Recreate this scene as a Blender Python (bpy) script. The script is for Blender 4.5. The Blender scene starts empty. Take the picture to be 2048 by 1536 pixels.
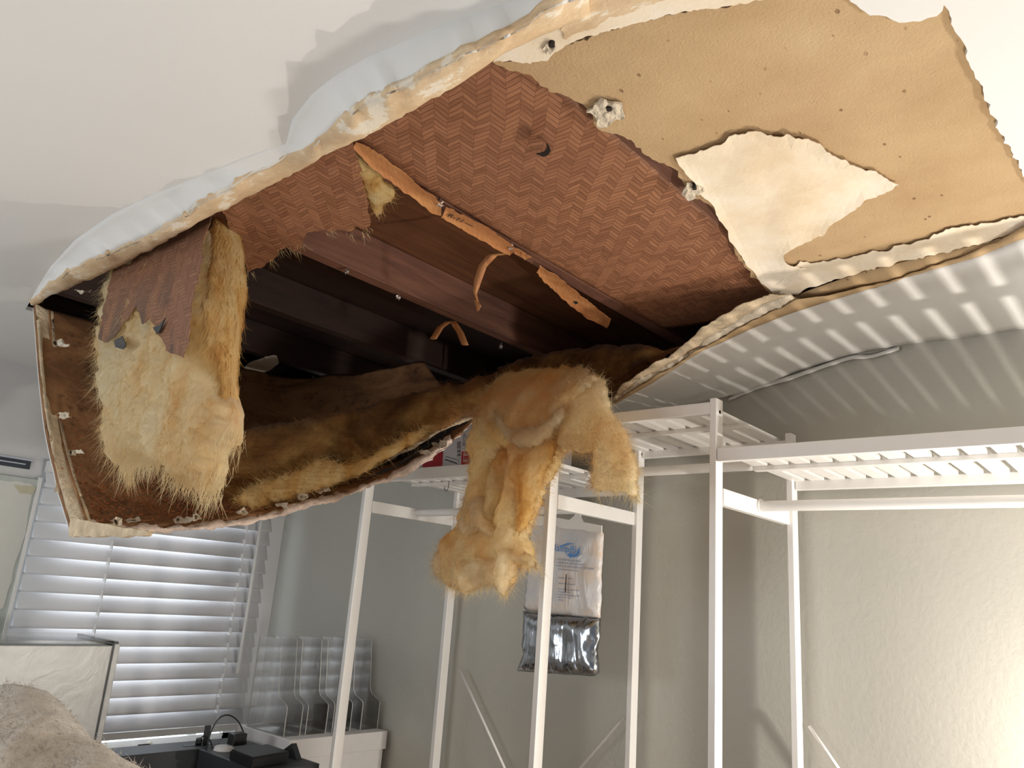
import bpy, bmesh, math, random
from mathutils import Vector, Matrix, noise
from mathutils.geometry import delaunay_2d_cdt
import numpy as np
random.seed(7)
SC = bpy.context.scene
COL = SC.collection

# ------------------------------------------------------------------ camera
FPX = 1562.047
CAMLOC = Vector((0.0, 0.0, 1.5))
YAW, PIT, ROLL = math.radians(-41.87463), math.radians(15.26438), math.radians(4.313126)
_f = Vector((math.sin(YAW) * math.cos(PIT), math.cos(YAW) * math.cos(PIT), math.sin(PIT)))
_r0 = Vector((math.cos(YAW), -math.sin(YAW), 0.0))
_u0 = _r0.cross(_f)
_r = _r0 * math.cos(ROLL) + _u0 * math.sin(ROLL)
_u = -_r0 * math.sin(ROLL) + _u0 * math.cos(ROLL)
cam_data = bpy.data.cameras.new('camera')
cam_data.lens = FPX / 2048 * 36.0
cam_data.sensor_width = 36.0
cam_data.clip_start = 0.02
cam = bpy.data.objects.new('camera', cam_data)
COL.objects.link(cam)
M = Matrix(((_r.x, _u.x, -_f.x, 0), (_r.y, _u.y, -_f.y, 0), (_r.z, _u.z, -_f.z, 0), (0, 0, 0, 1)))
cam.matrix_world = Matrix.Translation(CAMLOC) @ M
SC.camera = cam

# ------------------------------------------------------------------ world, lights, exposure
SC.view_settings.view_transform = 'Standard'
SC.view_settings.look = 'None'
SC.view_settings.gamma = 1.0
SC.view_settings.exposure = 0.35
W = bpy.data.worlds.new('world')
SC.world = W
W.use_nodes = True
W.node_tree.nodes['Background'].inputs[0].default_value = (0.80, 0.88, 1.0, 1)
W.node_tree.nodes['Background'].inputs[1].default_value = 0.20


def area_light(name, loc, target, sx, sy, power, color, spread=math.pi):
    d = bpy.data.lights.new(name, 'AREA')
    d.shape = 'RECTANGLE'
    d.size, d.size_y = sx, sy
    d.energy = power
    d.color = color
    d.spread = spread
    o = bpy.data.objects.new(name, d)
    COL.objects.link(o)
    o.location = loc
    o.rotation_euler = (Vector(target) - Vector(loc)).to_track_quat('-Z', 'Y').to_euler()
    return o


def bulb(name, loc, power, color, radius):
    d = bpy.data.lights.new(name, 'POINT')
    d.energy = power
    d.color = color
    d.shadow_soft_size = radius
    o = bpy.data.objects.new(name, d)
    COL.objects.link(o)
    o.location = loc
    return o


# warm lamp standing low by the back wall under the right-hand shelf (casts the slat shadows)
LAMP = bulb('lamp_light', (0.08, 1.97, 1.14), 31.0, (1.0, 0.935, 0.85), 0.022)
# daylight through the blind's window
area_light('window_daylight', (-3.95, 1.62, 1.40), (0, 1.62, 1.2), 1.3, 1.2, 27.0, (0.82, 0.90, 1.0))
# added unseen light low by the right-hand wall (throws the rim's shadows over the near ceiling)
area_light('added_side_light', (1.60, 1.62, 1.08), (-0.95, 0.55, 2.22), .22, .22, 23.0, (1.0, 0.985, 0.96))
# added cool fill light on the near left, behind the photographer
area_light('near_fill', (-2.5, -1.5, 1.35), (-1.35, .6, 2.15), 1.0, 1.0, 17.0, (0.90, 0.96, 1.0))
# added upward fill light below the camera, in place of bounced daylight
area_light('floor_fill', (-0.4, -0.3, .35), (-0.4, -0.3, 3), 2.2, 1.6, 9.0, (0.93, 0.97, 1.0))

# ------------------------------------------------------------------ measuring helpers
def ray(px, py):
    return _f + _r * ((px - 1024) / FPX) - _u * ((py - 768) / FPX)


def P(px, py, x=None, y=None, z=None):
    d = ray(px, py)
    if x is not None:
        t = (x - CAMLOC.x) / d.x
    elif y is not None:
        t = (y - CAMLOC.y) / d.y
    else:
        t = (z - CAMLOC.z) / d.z
    return CAMLOC + d * t


def fbm(v, oct=4):
    s, a, f = 0.0, 1.0, 1.0
    for _ in range(oct):
        s += a * noise.noise(Vector(v) * f)
        a *= 0.5
        f *= 2.03
    return s


def lerp_list(xs, ys, x):
    if x <= xs[0]:
        return ys[0]
    for i in range(1, len(xs)):
        if x <= xs[i]:
            t = (x - xs[i - 1]) / (xs[i] - xs[i - 1])
            return ys[i - 1] * (1 - t) + ys[i] * t
    return ys[-1]


# ------------------------------------------------------------------ object helpers
def tag(o, label=None, cat=None, group=None, kind=None):
    if label: o['label'] = label
    if cat: o['category'] = cat
    if group: o['group'] = group
    if kind: o['kind'] = kind
    return o


def link(name, me, mat=None, parent=None, smooth=False):
    o = bpy.data.objects.new(name, me)
    COL.objects.link(o)
    if mat:
        me.materials.append(mat)
    if smooth:
        me.polygons.foreach_set('use_smooth', [True] * len(me.polygons))
    if parent:
        o.parent = parent
        o.matrix_parent_inverse = Matrix.Translation(-Vector(parent.location)) if parent.type == 'EMPTY' else Matrix()
    return o


def from_data(name, vs, fs, mat=None, parent=None, smooth=False):
    me = bpy.data.meshes.new(name)
    me.from_pydata([tuple(v) for v in vs], [], fs)
    me.update()
    me.validate()
    bm = bmesh.new()
    bm.from_mesh(me)
    bmesh.ops.recalc_face_normals(bm, faces=bm.faces)
    bm.to_mesh(me)
    bm.free()
    return link(name, me, mat, parent, smooth)


def from_bm(name, bm, mat=None, parent=None, smooth=False):
    me = bpy.data.meshes.new(name)
    bm.to_mesh(me)
    bm.free()
    return link(name, me, mat, parent, smooth)


def empty(name, loc=(0, 0, 0)):
    o = bpy.data.objects.new(name, None)
    o.empty_display_size = 0.05
    COL.objects.link(o)
    o.location = loc
    return o


def add_box(bm, lo, hi, bevel=0.0, M_=None):
    r = bmesh.ops.create_cube(bm, size=1.0)
    vs = r['verts']
    lo, hi = Vector(lo), Vector(hi)
    for v in vs:
        v.co = Vector([lo[i] + (v.co[i] + 0.5) * (hi[i] - lo[i]) for i in range(3)])
    if bevel:
        es = list({e for v in vs for e in v.link_edges})
        rb = bmesh.ops.bevel(bm, geom=es, offset=bevel, segments=2, affect='EDGES', profile=0.5)
        vs = list({v for f in rb['faces'] for v in f.verts} | {v for v in vs if v.is_valid})
    if M_:
        for v in vs:
            v.co = M_ @ v.co
    return vs


def box(name, lo, hi, mat, parent=None, bevel=0.0015, M_=None):
    bm = bmesh.new()
    add_box(bm, lo, hi, bevel, M_)
    return from_bm(name, bm, mat, parent)


def add_tube(bm, pts, rad, n=10, cap=True):
    pts = [Vector(p) for p in pts]
    rads = rad if isinstance(rad, (list, tuple)) else [rad] * len(pts)
    rings = []
    prev = None
    for i, p in enumerate(pts):
        t = (pts[min(i + 1, len(pts) - 1)] - pts[max(i - 1, 0)]).normalized()
        if prev is None:
            a = t.orthogonal().normalized()
        else:
            a = (prev - t * prev.dot(t)).normalized()
        prev = a
        b = t.cross(a)
        rings.append([bm.verts.new(p + (a * math.cos(2 * math.pi * k / n) + b * math.sin(2 * math.pi * k / n)) * rads[i]) for k in range(n)])
    for i in range(len(rings) - 1):
        for k in range(n):
            bm.faces.new((rings[i][k], rings[i][(k + 1) % n], rings[i + 1][(k + 1) % n], rings[i + 1][k]))
    if cap:
        bm.faces.new(rings[0][::-1])
        bm.faces.new(rings[-1])


def tube(name, pts, rad, mat, parent=None, n=10):
    bm = bmesh.new()
    add_tube(bm, pts, rad, n)
    return from_bm(name, bm, mat, parent, True)


def smooth_pts(pts, k=8):
    pts = [Vector(p) for p in pts]
    out = []
    for i in range(len(pts) - 1):
        p0, p1, p2, p3 = pts[max(i - 1, 0)], pts[i], pts[i + 1], pts[min(i + 2, len(pts) - 1)]
        for j in range(k):
            t = j / k
            out.append(0.5 * ((2 * p1) + (p2 - p0) * t + (2 * p0 - 5 * p1 + 4 * p2 - p3) * t * t + (3 * p1 - p0 - 3 * p2 + p3) * t ** 3))
    out.append(pts[-1])
    return out


def resample(pts, n):
    pts = [Vector(p) for p in pts]
    L = [0.0]
    for a, b in zip(pts, pts[1:]):
        L.append(L[-1] + (b - a).length)
    out, j = [], 0
    for i in range(n):
        d = L[-1] * i / (n - 1)
        while j < len(pts) - 2 and L[j + 1] < d:
            j += 1
        s = L[j + 1] - L[j]
        t = 0 if s == 0 else (d - L[j]) / s
        out.append(pts[j].lerp(pts[j + 1], min(1, max(0, t))))
    return out


def loft(rows, nu, nv, curve=True):
    rs = [resample(smooth_pts(r, 6) if curve and len(r) > 2 else r, nu) for r in rows]
    grid = []
    for i in range(len(rs) - 1):
        for k in range(nv):
            t = k / nv
            grid.append([rs[i][j].lerp(rs[i + 1][j], t) for j in range(nu)])
    grid.append(rs[-1])
    return grid


def grid_vf(grid):
    nu, nr = len(grid[0]), len(grid)
    vs = [v for r in grid for v in r]
    fs = [(i * nu + j, i * nu + j + 1, (i + 1) * nu + j + 1, (i + 1) * nu + j) for i in range(nr - 1) for j in range(nu - 1)]
    return vs, fs


def thicken(vs, fs, off):
    """second skin at +off (vector or per-vertex list) and side walls"""
    n = len(vs)
    offs = off if isinstance(off, list) else [Vector(off)] * n
    cnt = {}
    for f in fs:
        for a, b in zip(f, f[1:] + f[:1]):
            k = (min(a, b), max(a, b))
            cnt.setdefault(k, []).append((a, b))
    vs2 = list(vs) + [Vector(v) + o for v, o in zip(vs, offs)]
    fs2 = [tuple(f) for f in fs] + [tuple(i + n for i in reversed(f)) for f in fs]
    for k, l in cnt.items():
        if len(l) == 1:
            a, b = l[0]
            fs2.append((b, a, a + n, b + n))
    return vs2, fs2


def sheet(name, grid, mat, off, parent=None, smooth=True):
    vs, fs = grid_vf(grid)
    vs, fs = thicken(vs, fs, off)
    o = from_data(name, vs, fs, mat, parent, smooth)
    return o


def rag(pts, amp, step, seed=0, closed=True, skip=None):
    """densify a 2-D polyline and roughen it like a tear"""
    out = []
    n = len(pts)
    for i in range(n if closed else n - 1):
        a, b = Vector(pts[i][:2]), Vector(pts[(i + 1) % n][:2])
        L = (b - a).length
        k = max(1, int(L / step))
        nrm = Vector((-(b - a).y, (b - a).x)).normalized() if L > 0 else Vector((0, 0))
        for j in range(k):
            p = a.lerp(b, j / k)
            am = amp
            if skip and i in skip:
                am = 0
            w = fbm((p.x / (step * 5) + seed, p.y / (step * 5), seed), 4) + .55 * noise.noise(Vector((p.x / (step * 1.1), p.y / (step * 1.1), seed + 9.5)))
            out.append(p + nrm * w * am)
    if not closed:
        out.append(Vector(pts[-1][:2]))
    return out


def fill(outline, step):
    """triangulate a 2-D outline with interior grid points"""
    o = [Vector((p[0], p[1])) for p in outline]
    xs = np.array([p.x for p in o]); ys = np.array([p.y for p in o])
    gx = np.arange(xs.min() + step * .5, xs.max(), step)
    gy = np.arange(ys.min() + step * .5, ys.max(), step)
    X, Y = np.meshgrid(gx, gy)
    X = X + (np.arange(len(gy)) % 2)[:, None] * step * .5
    X, Y = X.ravel(), Y.ravel()
    inside = np.zeros(len(X), bool)
    d = np.full(len(X), 1e9)
    n = len(o)
    for i in range(n):
        x1, y1, x2, y2 = xs[i], ys[i], xs[(i + 1) % n], ys[(i + 1) % n]
        c = ((y1 > Y) != (y2 > Y))
        with np.errstate(divide='ignore', invalid='ignore'):
            xi = (x2 - x1) * (Y - y1) / (y2 - y1 + 1e-12) + x1
        inside ^= c & (X < xi)
        L2 = (x2 - x1) ** 2 + (y2 - y1) ** 2 + 1e-12
        t = np.clip(((X - x1) * (x2 - x1) + (Y - y1) * (y2 - y1)) / L2, 0, 1)
        d = np.minimum(d, np.hypot(X - x1 - t * (x2 - x1), Y - y1 - t * (y2 - y1)))
    keep = inside & (d > step * .45)
    pts = o + [Vector((a, b)) for a, b in zip(X[keep], Y[keep])]
    r = delaunay_2d_cdt(pts, [], [list(range(n))], 1, 1e-5)
    vs2, fs = r[0], [tuple(f) for f in r[2]]
    V = np.array([(v.x, v.y) for v in vs2])
    D = np.full(len(V), 1e9)
    for i in range(n):
        x1, y1, x2, y2 = xs[i], ys[i], xs[(i + 1) % n], ys[(i + 1) % n]
        L2 = (x2 - x1) ** 2 + (y2 - y1) ** 2 + 1e-12
        t = np.clip(((V[:, 0] - x1) * (x2 - x1) + (V[:, 1] - y1) * (y2 - y1)) / L2, 0, 1)
        D = np.minimum(D, np.hypot(V[:, 0] - x1 - t * (x2 - x1), V[:, 1] - y1 - t * (y2 - y1)))
    return vs2, fs, D


def patch(name, outline, fn, mat, off, parent=None, step=12, amp=0, rstep=5, seed=0, skip=None, smooth=False):
    """thin sheet: 2-D outline, fn maps (a,b,edge distance) to 3-D"""
    o = rag(outline, amp, rstep, seed, True, skip) if amp else [Vector(p) for p in outline]
    v2, fs, D = fill(o, step)
    vs = [fn(v.x, v.y, d) for v, d in zip(v2, D)]
    vs, fs = thicken(vs, fs, off)
    return from_data(name, vs, fs, mat, parent, smooth)


def inflate_vf(outline, base, nrm, tf, tb, D0, step=9, amp=6, rstep=6, seed=0, relief=None):
    """closed soft body from an outline: base(a,b) centre surface, nrm front direction"""
    o = rag(outline, amp, rstep, seed)
    v2, fs, D = fill(o, step)
    n = len(v2)
    nrm = Vector(nrm).normalized()
    front, back = [], []
    for v, d in zip(v2, D):
        c = base(v.x, v.y)
        s = min(1.0, d / D0)
        h = math.sqrt(max(0, 1 - (1 - s) ** 2))
        extra = relief(v.x, v.y, c) if relief else 0.0
        front.append(c + nrm * (tf * h + extra * h))
        back.append(c - nrm * tb * h)
    vs = list(front)
    idx = {}
    fs2 = list(fs)
    edge = [d < 1e-4 for d in D]
    for i in range(n):
        if edge[i]:
            idx[i] = i
        else:
            idx[i] = len(vs)
            vs.append(back[i])
    for f in fs:
        g = tuple(idx[i] for i in reversed(f))
        if set(g) != set(f):
            fs2.append(g)
    return vs, fs2, front


def fibres_vf(roots, dirs, length, rad, seg=4, wander=0.35, seed=1):
    rnd = random.Random(seed)
    vs, fs = [], []
    for p, d in zip(roots, dirs):
        p = Vector(p); d = Vector(d).normalized()
        L = length * rnd.uniform(0.35, 1.2)
        a = d.orthogonal().normalized(); b = d.cross(a)
        w = Vector((rnd.uniform(-1, 1), rnd.uniform(-1, 1), rnd.uniform(-1, 1))) * wander
        base = len(vs)
        r0 = rad * rnd.uniform(.6, 1.3)
        for i in range(seg + 1):
            t = i / seg
            q = p + (d + w * t) * (L * t)
            r = r0 * (1 - t * .85)
            for k in range(3):
                an = 2.0944 * k
                vs.append(q + (a * math.cos(an) + b * math.sin(an)) * r)
        for i in range(seg):
            for k in range(3):
                q0 = base + i * 3 + k; q1 = base + i * 3 + (k + 1) % 3
                fs.append((q0, q1, q1 + 3, q0 + 3))
        fs.append((base + seg * 3, base + seg * 3 + 1, base + seg * 3 + 2))
    return vs, fs


def merge(*vfs):
    V, Fs = [], []
    for vs, fs in vfs:
        k = len(V)
        V += list(vs)
        Fs += [tuple(i + k for i in f) for f in fs]
    return V, Fs


def raw(name, vs, fs, mat, parent=None, smooth=True):
    me = bpy.data.meshes.new(name)
    me.from_pydata([tuple(v) for v in vs], [], fs)
    me.update()
    return link(name, me, mat, parent, smooth)


# ------------------------------------------------------------------ materials
def S(c):   # sRGB 0-255 to linear
    return tuple(((v / 255) / 12.92 if v / 255 <= 0.04045 else ((v / 255 + 0.055) / 1.055) ** 2.4) for v in c) + (1.0,)


class NT:
    def __init__(self, name):
        self.m = bpy.data.materials.new(name)
        self.m.use_nodes = True
        self.t = self.m.node_tree
        self.b = self.t.nodes['Principled BSDF']
        self.tc = self.t.nodes.new('ShaderNodeTexCoord')
    def n(self, typ, **kw):
        o = self.t.nodes.new(typ)
        for k, v in kw.items():
            setattr(o, k, v)
        return o
    def l(self, a, b):
        self.t.links.new(a, b)
    def math(self, op, a, b=None, c=None):
        o = self.n('ShaderNodeMath', operation=op)
        for i, v in enumerate((a, b, c)):
            if v is None: continue
            if isinstance(v, (int, float)): o.inputs[i].default_value = v
            else: self.l(v, o.inputs[i])
        return o.outputs[0]
    def coords(self, scale=(1, 1, 1), rot=(0, 0, 0)):
        mp = self.n('ShaderNodeMapping')
        mp.inputs['Scale'].default_value = scale
        mp.inputs['Rotation'].default_value = rot
        self.l(self.tc.outputs['Object'], mp.inputs[0])
        return mp.outputs[0]
    def noise(self, scale, detail=4, rough=.55, vec=None, dist=0):
        o = self.n('ShaderNodeTexNoise')
        o.inputs['Scale'].default_value = scale
        o.inputs['Detail'].default_value = detail
        o.inputs['Roughness'].default_value = rough
        o.inputs['Distortion'].default_value = dist
        self.l(vec if vec else self.tc.outputs['Object'], o.inputs['Vector'])
        return o.outputs['Fac']
    def ramp(self, fac, stops):
        o = self.n('ShaderNodeValToRGB')
        e = o.color_ramp.elements
        e[0].position, e[0].color = stops[0]
        e[1].position, e[1].color = stops[-1]
        for p, c in stops[1:-1]:
            x = e.new(p); x.color = c
        self.l(fac, o.inputs[0])
        return o.outputs[0]
    def mix(self, fac, a, b, typ='MIX'):
        o = self.n('ShaderNodeMix', data_type='RGBA', blend_type=typ)
        for k, v in ((0, fac), (6, a), (7, b)):
            if isinstance(v, (int, float)): o.inputs[k].default_value = v
            elif isinstance(v, tuple): o.inputs[k].default_value = v
            else: self.l(v, o.inputs[k])
        return o.outputs[2]
    def bump(self, h, strength=.3, dist=.01, prev=None):
        o = self.n('ShaderNodeBump')
        o.inputs['Strength'].default_value = strength
        o.inputs['Distance'].default_value = dist
        self.l(h, o.inputs['Height'])
        if prev: self.l(prev, o.inputs['Normal'])
        return o.outputs[0]


def simple(name, col, rough=.6, metal=0, var=0.06, nscale=30, bump=.0, bscale=200, bdist=.002, spec=.5):
    k = NT(name)
    c = S(col)
    c2 = tuple(max(0, v * (1 - var)) for v in c[:3]) + (1,)
    c3 = tuple(min(1, v * (1 + var)) for v in c[:3]) + (1,)
    k.l(k.ramp(k.noise(nscale), [(.3, c2), (.7, c3)]), k.b.inputs['Base Color'])
    k.b.inputs['Roughness'].default_value = rough
    k.b.inputs['Metallic'].default_value = metal
    k.b.inputs['Specular IOR Level'].default_value = spec
    if bump:
        k.l(k.bump(k.noise(bscale, 3), bump, bdist), k.b.inputs['Normal'])
    return k.m


M_ceil = simple('painted_ceiling', (232, 230, 226), .8, var=.01, nscale=3, bump=.15, bscale=90)
M_wall = simple('painted_wall', (186, 183, 173), .55, var=.02, nscale=2, bump=.35, bscale=75, bdist=.003, spec=.35)
M_wwall = simple('window_wall_paint', (216, 215, 214), .6, var=.01, bump=.15, bscale=75)
M_floor = simple('floor_boards', (150, 128, 105), .5, var=.15)
M_white = simple('white_lacquer', (236, 233, 229), .38, var=.015, nscale=14)
M_hole = simple('dark_screw_hole', (40, 32, 26), .8)
M_gyp = simple('gypsum_core', (214, 200, 178), .95, var=.12, nscale=60, bump=.8, bscale=260, bdist=.004)
M_gyppink = simple('stained_gypsum_edge', (226, 204, 188), .95, var=.2, nscale=50, bump=.9, bscale=160, bdist=.004)
M_black = simple('black_plastic', (26, 26, 28), .35, var=.1)
M_dkgrey = simple('dark_grey_plastic', (52, 54, 56), .45, var=.1)
M_steel = simple('zinc_nail', (205, 195, 190), .35, metal=.85)
M_latch = simple('latch_plastic', (205, 195, 180), .4)


def mat_tan():
    k = NT('stripped_tan_panel')
    a = k.noise(5, 5)
    col = k.ramp(a, [(.3, S((180, 148, 108))), (.6, S((196, 166, 125))), (.8, S((206, 180, 140)))])
    vo = k.n('ShaderNodeTexVoronoi'); vo.inputs['Scale'].default_value = 34
    k.l(k.coords((1, .6, 1)), vo.inputs['Vector'])
    pit = k.ramp(vo.outputs['Distance'], [(.0, (1, 1, 1, 1)), (.075, (1, 1, 1, 1)), (.12, (0, 0, 0, 1))])
    gate = k.ramp(k.noise(9, 2), [(.46, (0, 0, 0, 1)), (.52, (1, 1, 1, 1))])
    f = k.math('MULTIPLY', pit, gate)
    col = k.mix(k.math('MULTIPLY', f, .65), col, S((112, 72, 42)))
    k.l(col, k.b.inputs['Base Color'])
    k.b.inputs['Roughness'].default_value = .9
    h = k.math('SUBTRACT', k.noise(230, 3), k.math('MULTIPLY', f, 1.2))
    k.l(k.bump(h, .5, .003), k.b.inputs['Normal'])
    return k.m
M_tan = mat_tan()


def mat_paper():
    k = NT('cream_paper_layer')
    a = k.noise(7, 5, .6)
    col = k.ramp(a, [(.3, S((226, 204, 172))), (.5, S((238, 222, 196))), (.75, S((246, 236, 222)))])
    k.l(col, k.b.inputs['Base Color'])
    k.b.inputs['Roughness'].default_value = .85
    k.l(k.bump(k.noise(160, 3), .25, .003), k.b.inputs['Normal'])
    return k.m
M_paper = mat_paper()


def mat_strip():   # torn tan and cream edge strip
    k = NT('torn_drywall_strip')
    a = k.noise(9, 6, .65, k.coords((1, 2, 1)))
    col = k.ramp(a, [(.42, S((210, 180, 142))), (.55, S((224, 198, 162))), (.58, S((238, 226, 206))), (.8, S((236, 224, 204)))])
    k.l(col, k.b.inputs['Base Color'])
    k.b.inputs['Roughness'].default_value = .9
    k.l(k.bump(k.math('ADD', a, k.noise(120, 4)), .45, .004), k.b.inputs['Normal'])
    return k.m
M_strip = mat_strip()


def mat_kraft(name, c1, c2, cd, axis='xy', scale=1.0):
    """herringbone-printed kraft facing"""
    k = NT(name)
    # wobble the coordinates a little
    mp = k.coords((1, 1, 1), (0, 0, -.785) if axis == 'xy' else (0, .785, 0))
    nz = k.n('ShaderNodeTexNoise'); nz.inputs['Scale'].default_value = 9; nz.inputs['Detail'].default_value = 2
    k.l(mp, nz.inputs['Vector'])
    va = k.n('ShaderNodeVectorMath', operation='SCALE'); va.inputs['Scale'].default_value = .018
    k.l(nz.outputs['Color'], va.inputs[0])
    ad = k.n('ShaderNodeVectorMath', operation='ADD'); k.l(mp, ad.inputs[0]); k.l(va.outputs[0], ad.inputs[1])
    sp = k.n('ShaderNodeSeparateXYZ'); k.l(ad.outputs[0], sp.inputs[0])
    U = sp.outputs[0]
    V = sp.outputs[1] if axis == 'xy' else sp.outputs[2]
    w = .023 * scale      # half zigzag width
    h = .0135 * scale     # strand width
    cu = k.math('DIVIDE', U, w)
    fl = k.math('FLOOR', cu)
    par = k.math('FLOORED_MODULO', fl, 2.0)
    sg = k.math('SUBTRACT', k.math('MULTIPLY', par, 2.0), 1.0)
    fr = k.math('SUBTRACT', cu, fl)
    s = k.math('ADD', k.math('DIVIDE', V, h), k.math('MULTIPLY', k.math('MULTIPLY', fr, sg), 1.7))
    s = k.math('ADD', s, k.math('MULTIPLY', par, .5))
    sf = k.math('FRACT', s)
    ed = k.math('MINIMUM', sf, k.math('SUBTRACT', 1.0, sf))
    ee = k.math('MINIMUM', fr, k.math('SUBTRACT', 1.0, fr))
    line = k.math('LESS_THAN', ed, .075)
    line2 = k.math('LESS_THAN', ee, .012)
    ln = k.math('MAXIMUM', line, line2)
    # strands inside each block
    cb = k.n('ShaderNodeCombineXYZ')
    k.l(k.math('MULTIPLY', s, 4.0), cb.inputs[0]); k.l(k.math('MULTIPLY', fr, .5), cb.inputs[1]); k.l(k.math('ADD', fl, k.math('MULTIPLY', k.math('FLOOR', s), 7.3)), cb.inputs[2])
    st = k.noise(1.6, 3, .6, cb.outputs[0])
    wn = k.n('ShaderNodeTexWhiteNoise', noise_dimensions='2D')
    c3 = k.n('ShaderNodeCombineXYZ'); k.l(fl, c3.inputs[0]); k.l(k.math('FLOOR', s), c3.inputs[1]); k.l(c3.outputs[0], wn.inputs['Vector'])
    t = k.math('ADD', k.math('MULTIPLY', st, .75), k.math('MULTIPLY', wn.outputs['Value'], .25))
    col = k.ramp(t, [(.33, c1), (.62, c2)])
    col = k.mix(k.math('MULTIPLY', ln, .75), col, cd)
    big = k.noise(3.0, 3)
    col = k.mix(k.ramp(big, [(.4, (0, 0, 0, 1)), (.7, (.35, .35, .35, 1))]), col, S((128, 86, 70)))
    k.l(col, k.b.inputs['Base Color'])
    k.b.inputs['Roughness'].default_value = .55
    k.b.inputs['Specular IOR Level'].default_value = .35
    hh = k.math('SUBTRACT', k.math('MULTIPLY', st, .8), ln)
    b1 = k.bump(hh, .5, .0018)
    k.l(k.bump(k.noise(14, 3, vec=k.coords((1, .35, 1))), .3, .012, b1), k.b.inputs['Normal'])
    return k
kk = mat_kraft('herringbone_kraft', S((128, 84, 58)), S((166, 116, 84)), S((84, 48, 32)))
M_kraft = kk.m
kk2 = mat_kraft('herringbone_kraft_upright', S((126, 86, 60)), S((156, 110, 80)), S((84, 52, 38)), 'xz')
# grey mould streaks low on the hanging facing
_sp = kk2.n('ShaderNodeTexNoise'); _sp.inputs['Scale'].default_value = 8; _sp.inputs['Detail'].default_value = 5
kk2.l(kk2.coords((2.6, 1, .55)), _sp.inputs['Vector'])
_g = kk2.n('ShaderNodeSeparateXYZ'); kk2.l(kk2.tc.outputs['Object'], _g.inputs[0])
_zm = kk2.n('ShaderNodeMapRange'); _zm.inputs['From Min'].default_value = 2.20; _zm.inputs['From Max'].default_value = 1.98
kk2.l(_g.outputs[2], _zm.inputs['Value'])
_fac = kk2.math('MULTIPLY', kk2.ramp(_sp.outputs['Fac'], [(.50, (0, 0, 0, 1)), (.57, (.85, .85, .85, 1))]), _zm.outputs[0])
_old = kk2.b.inputs['Base Color'].links[0].from_socket
kk2.l(kk2.mix(_fac, _old, S((74, 62, 54))), kk2.b.inputs['Base Color'])
M_kraft2 = kk2.m


def mat_flange():
    k = NT('kraft_flange')
    a = k.noise(6, 4, .6, k.coords((4, 1, 1)))
    col = k.ramp(a, [(.3, S((160, 100, 58))), (.6, S((196, 136, 84))), (.8, S((206, 152, 100)))])
    lines = k.n('ShaderNodeTexWave', wave_type='BANDS', bands_direction='X')
    lines.inputs['Scale'].default_value = 55; lines.inputs['Distortion'].default_value = 1.0
    k.l(k.tc.outputs['Object'], lines.inputs['Vector'])
    gate = k.ramp(k.noise(5, 2, .5, k.coords((2, 1.0, 1))), [(.5, (0, 0, 0, 1)), (.56, (1, 1, 1, 1))])
    f = k.math('MULTIPLY', k.ramp(lines.outputs['Fac'], [(.0, (1, 1, 1, 1)), (.06, (0, 0, 0, 1))]), gate)
    col = k.mix(k.math('MULTIPLY', f, .7), col, S((70, 40, 24)))
    k.l(col, k.b.inputs['Base Color'])
    k.b.inputs['Roughness'].default_value = .6
    k.l(k.bump(k.noise(60, 4), .4, .004), k.b.inputs['Normal'])
    return k.m
M_flange = mat_flange()


def mat_wool(name, stops, sc=9, stretch=(1, 1, .4), stain=None):
    k = NT(name)
    v = k.coords(stretch)
    a = k.noise(sc, 6, .6, v, .6)
    col = k.ramp(a, stops)
    if stain:
        g = k.noise(6, 5, .65)
        col = k.mix(k.ramp(g, [(.5, (0, 0, 0, 1)), (.7, (.8, .8, .8, 1))]), col, stain)
    fine = k.noise(90, 4, .7, k.coords((stretch[0] * 1.2, stretch[1] * 1.2, stretch[2])))
    col = k.mix(.18, col, k.ramp(fine, [(.3, (.6, .45, .28, 1)), (.6, (1, 1, 1, 1))]), 'MULTIPLY')
    k.l(col, k.b.inputs['Base Color'])
    k.b.inputs['Roughness'].default_value = 1
    k.b.inputs['Specular IOR Level'].default_value = .1
    k.b.inputs['Sheen Weight'].default_value = .25
    b1 = k.bump(k.noise(34, 5, .7, v, 1.0), .5, .008)
    nrm = k.bump(fine, .4, .003, b1)
    k.l(nrm, k.b.inputs['Normal'])
    tr = k.n('ShaderNodeBsdfTranslucent')
    k.l(col, tr.inputs['Color'])
    ms = k.n('ShaderNodeMixShader'); ms.inputs[0].default_value = .58
    k.l(k.b.outputs[0], ms.inputs[1]); k.l(tr.outputs[0], ms.inputs[2])
    out = [q for q in k.t.nodes if q.type == 'OUTPUT_MATERIAL'][0]
    k.l(ms.outputs[0], out.inputs[0])
    return k.m
M_wool = mat_wool('pale_glass_wool', [(.28, S((240, 204, 146))), (.42, S((250, 230, 186))), (.62, S((254, 244, 214)))])
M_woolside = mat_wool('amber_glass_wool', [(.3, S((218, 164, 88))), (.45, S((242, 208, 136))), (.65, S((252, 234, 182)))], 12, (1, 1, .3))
M_woolorange = mat_wool('orange_glass_wool', [(.30, S((246, 198, 128))), (.42, S((252, 220, 158))), (.58, S((254, 238, 192))), (.75, S((255, 246, 218)))], 7, (1, 1, .6))
M_woolbrown = mat_wool('dirty_glass_wool', [(.3, S((122, 80, 42))), (.5, S((180, 132, 78))), (.68, S((226, 184, 116)))], 6, (1, .6, 1), S((70, 40, 20)))


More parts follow.
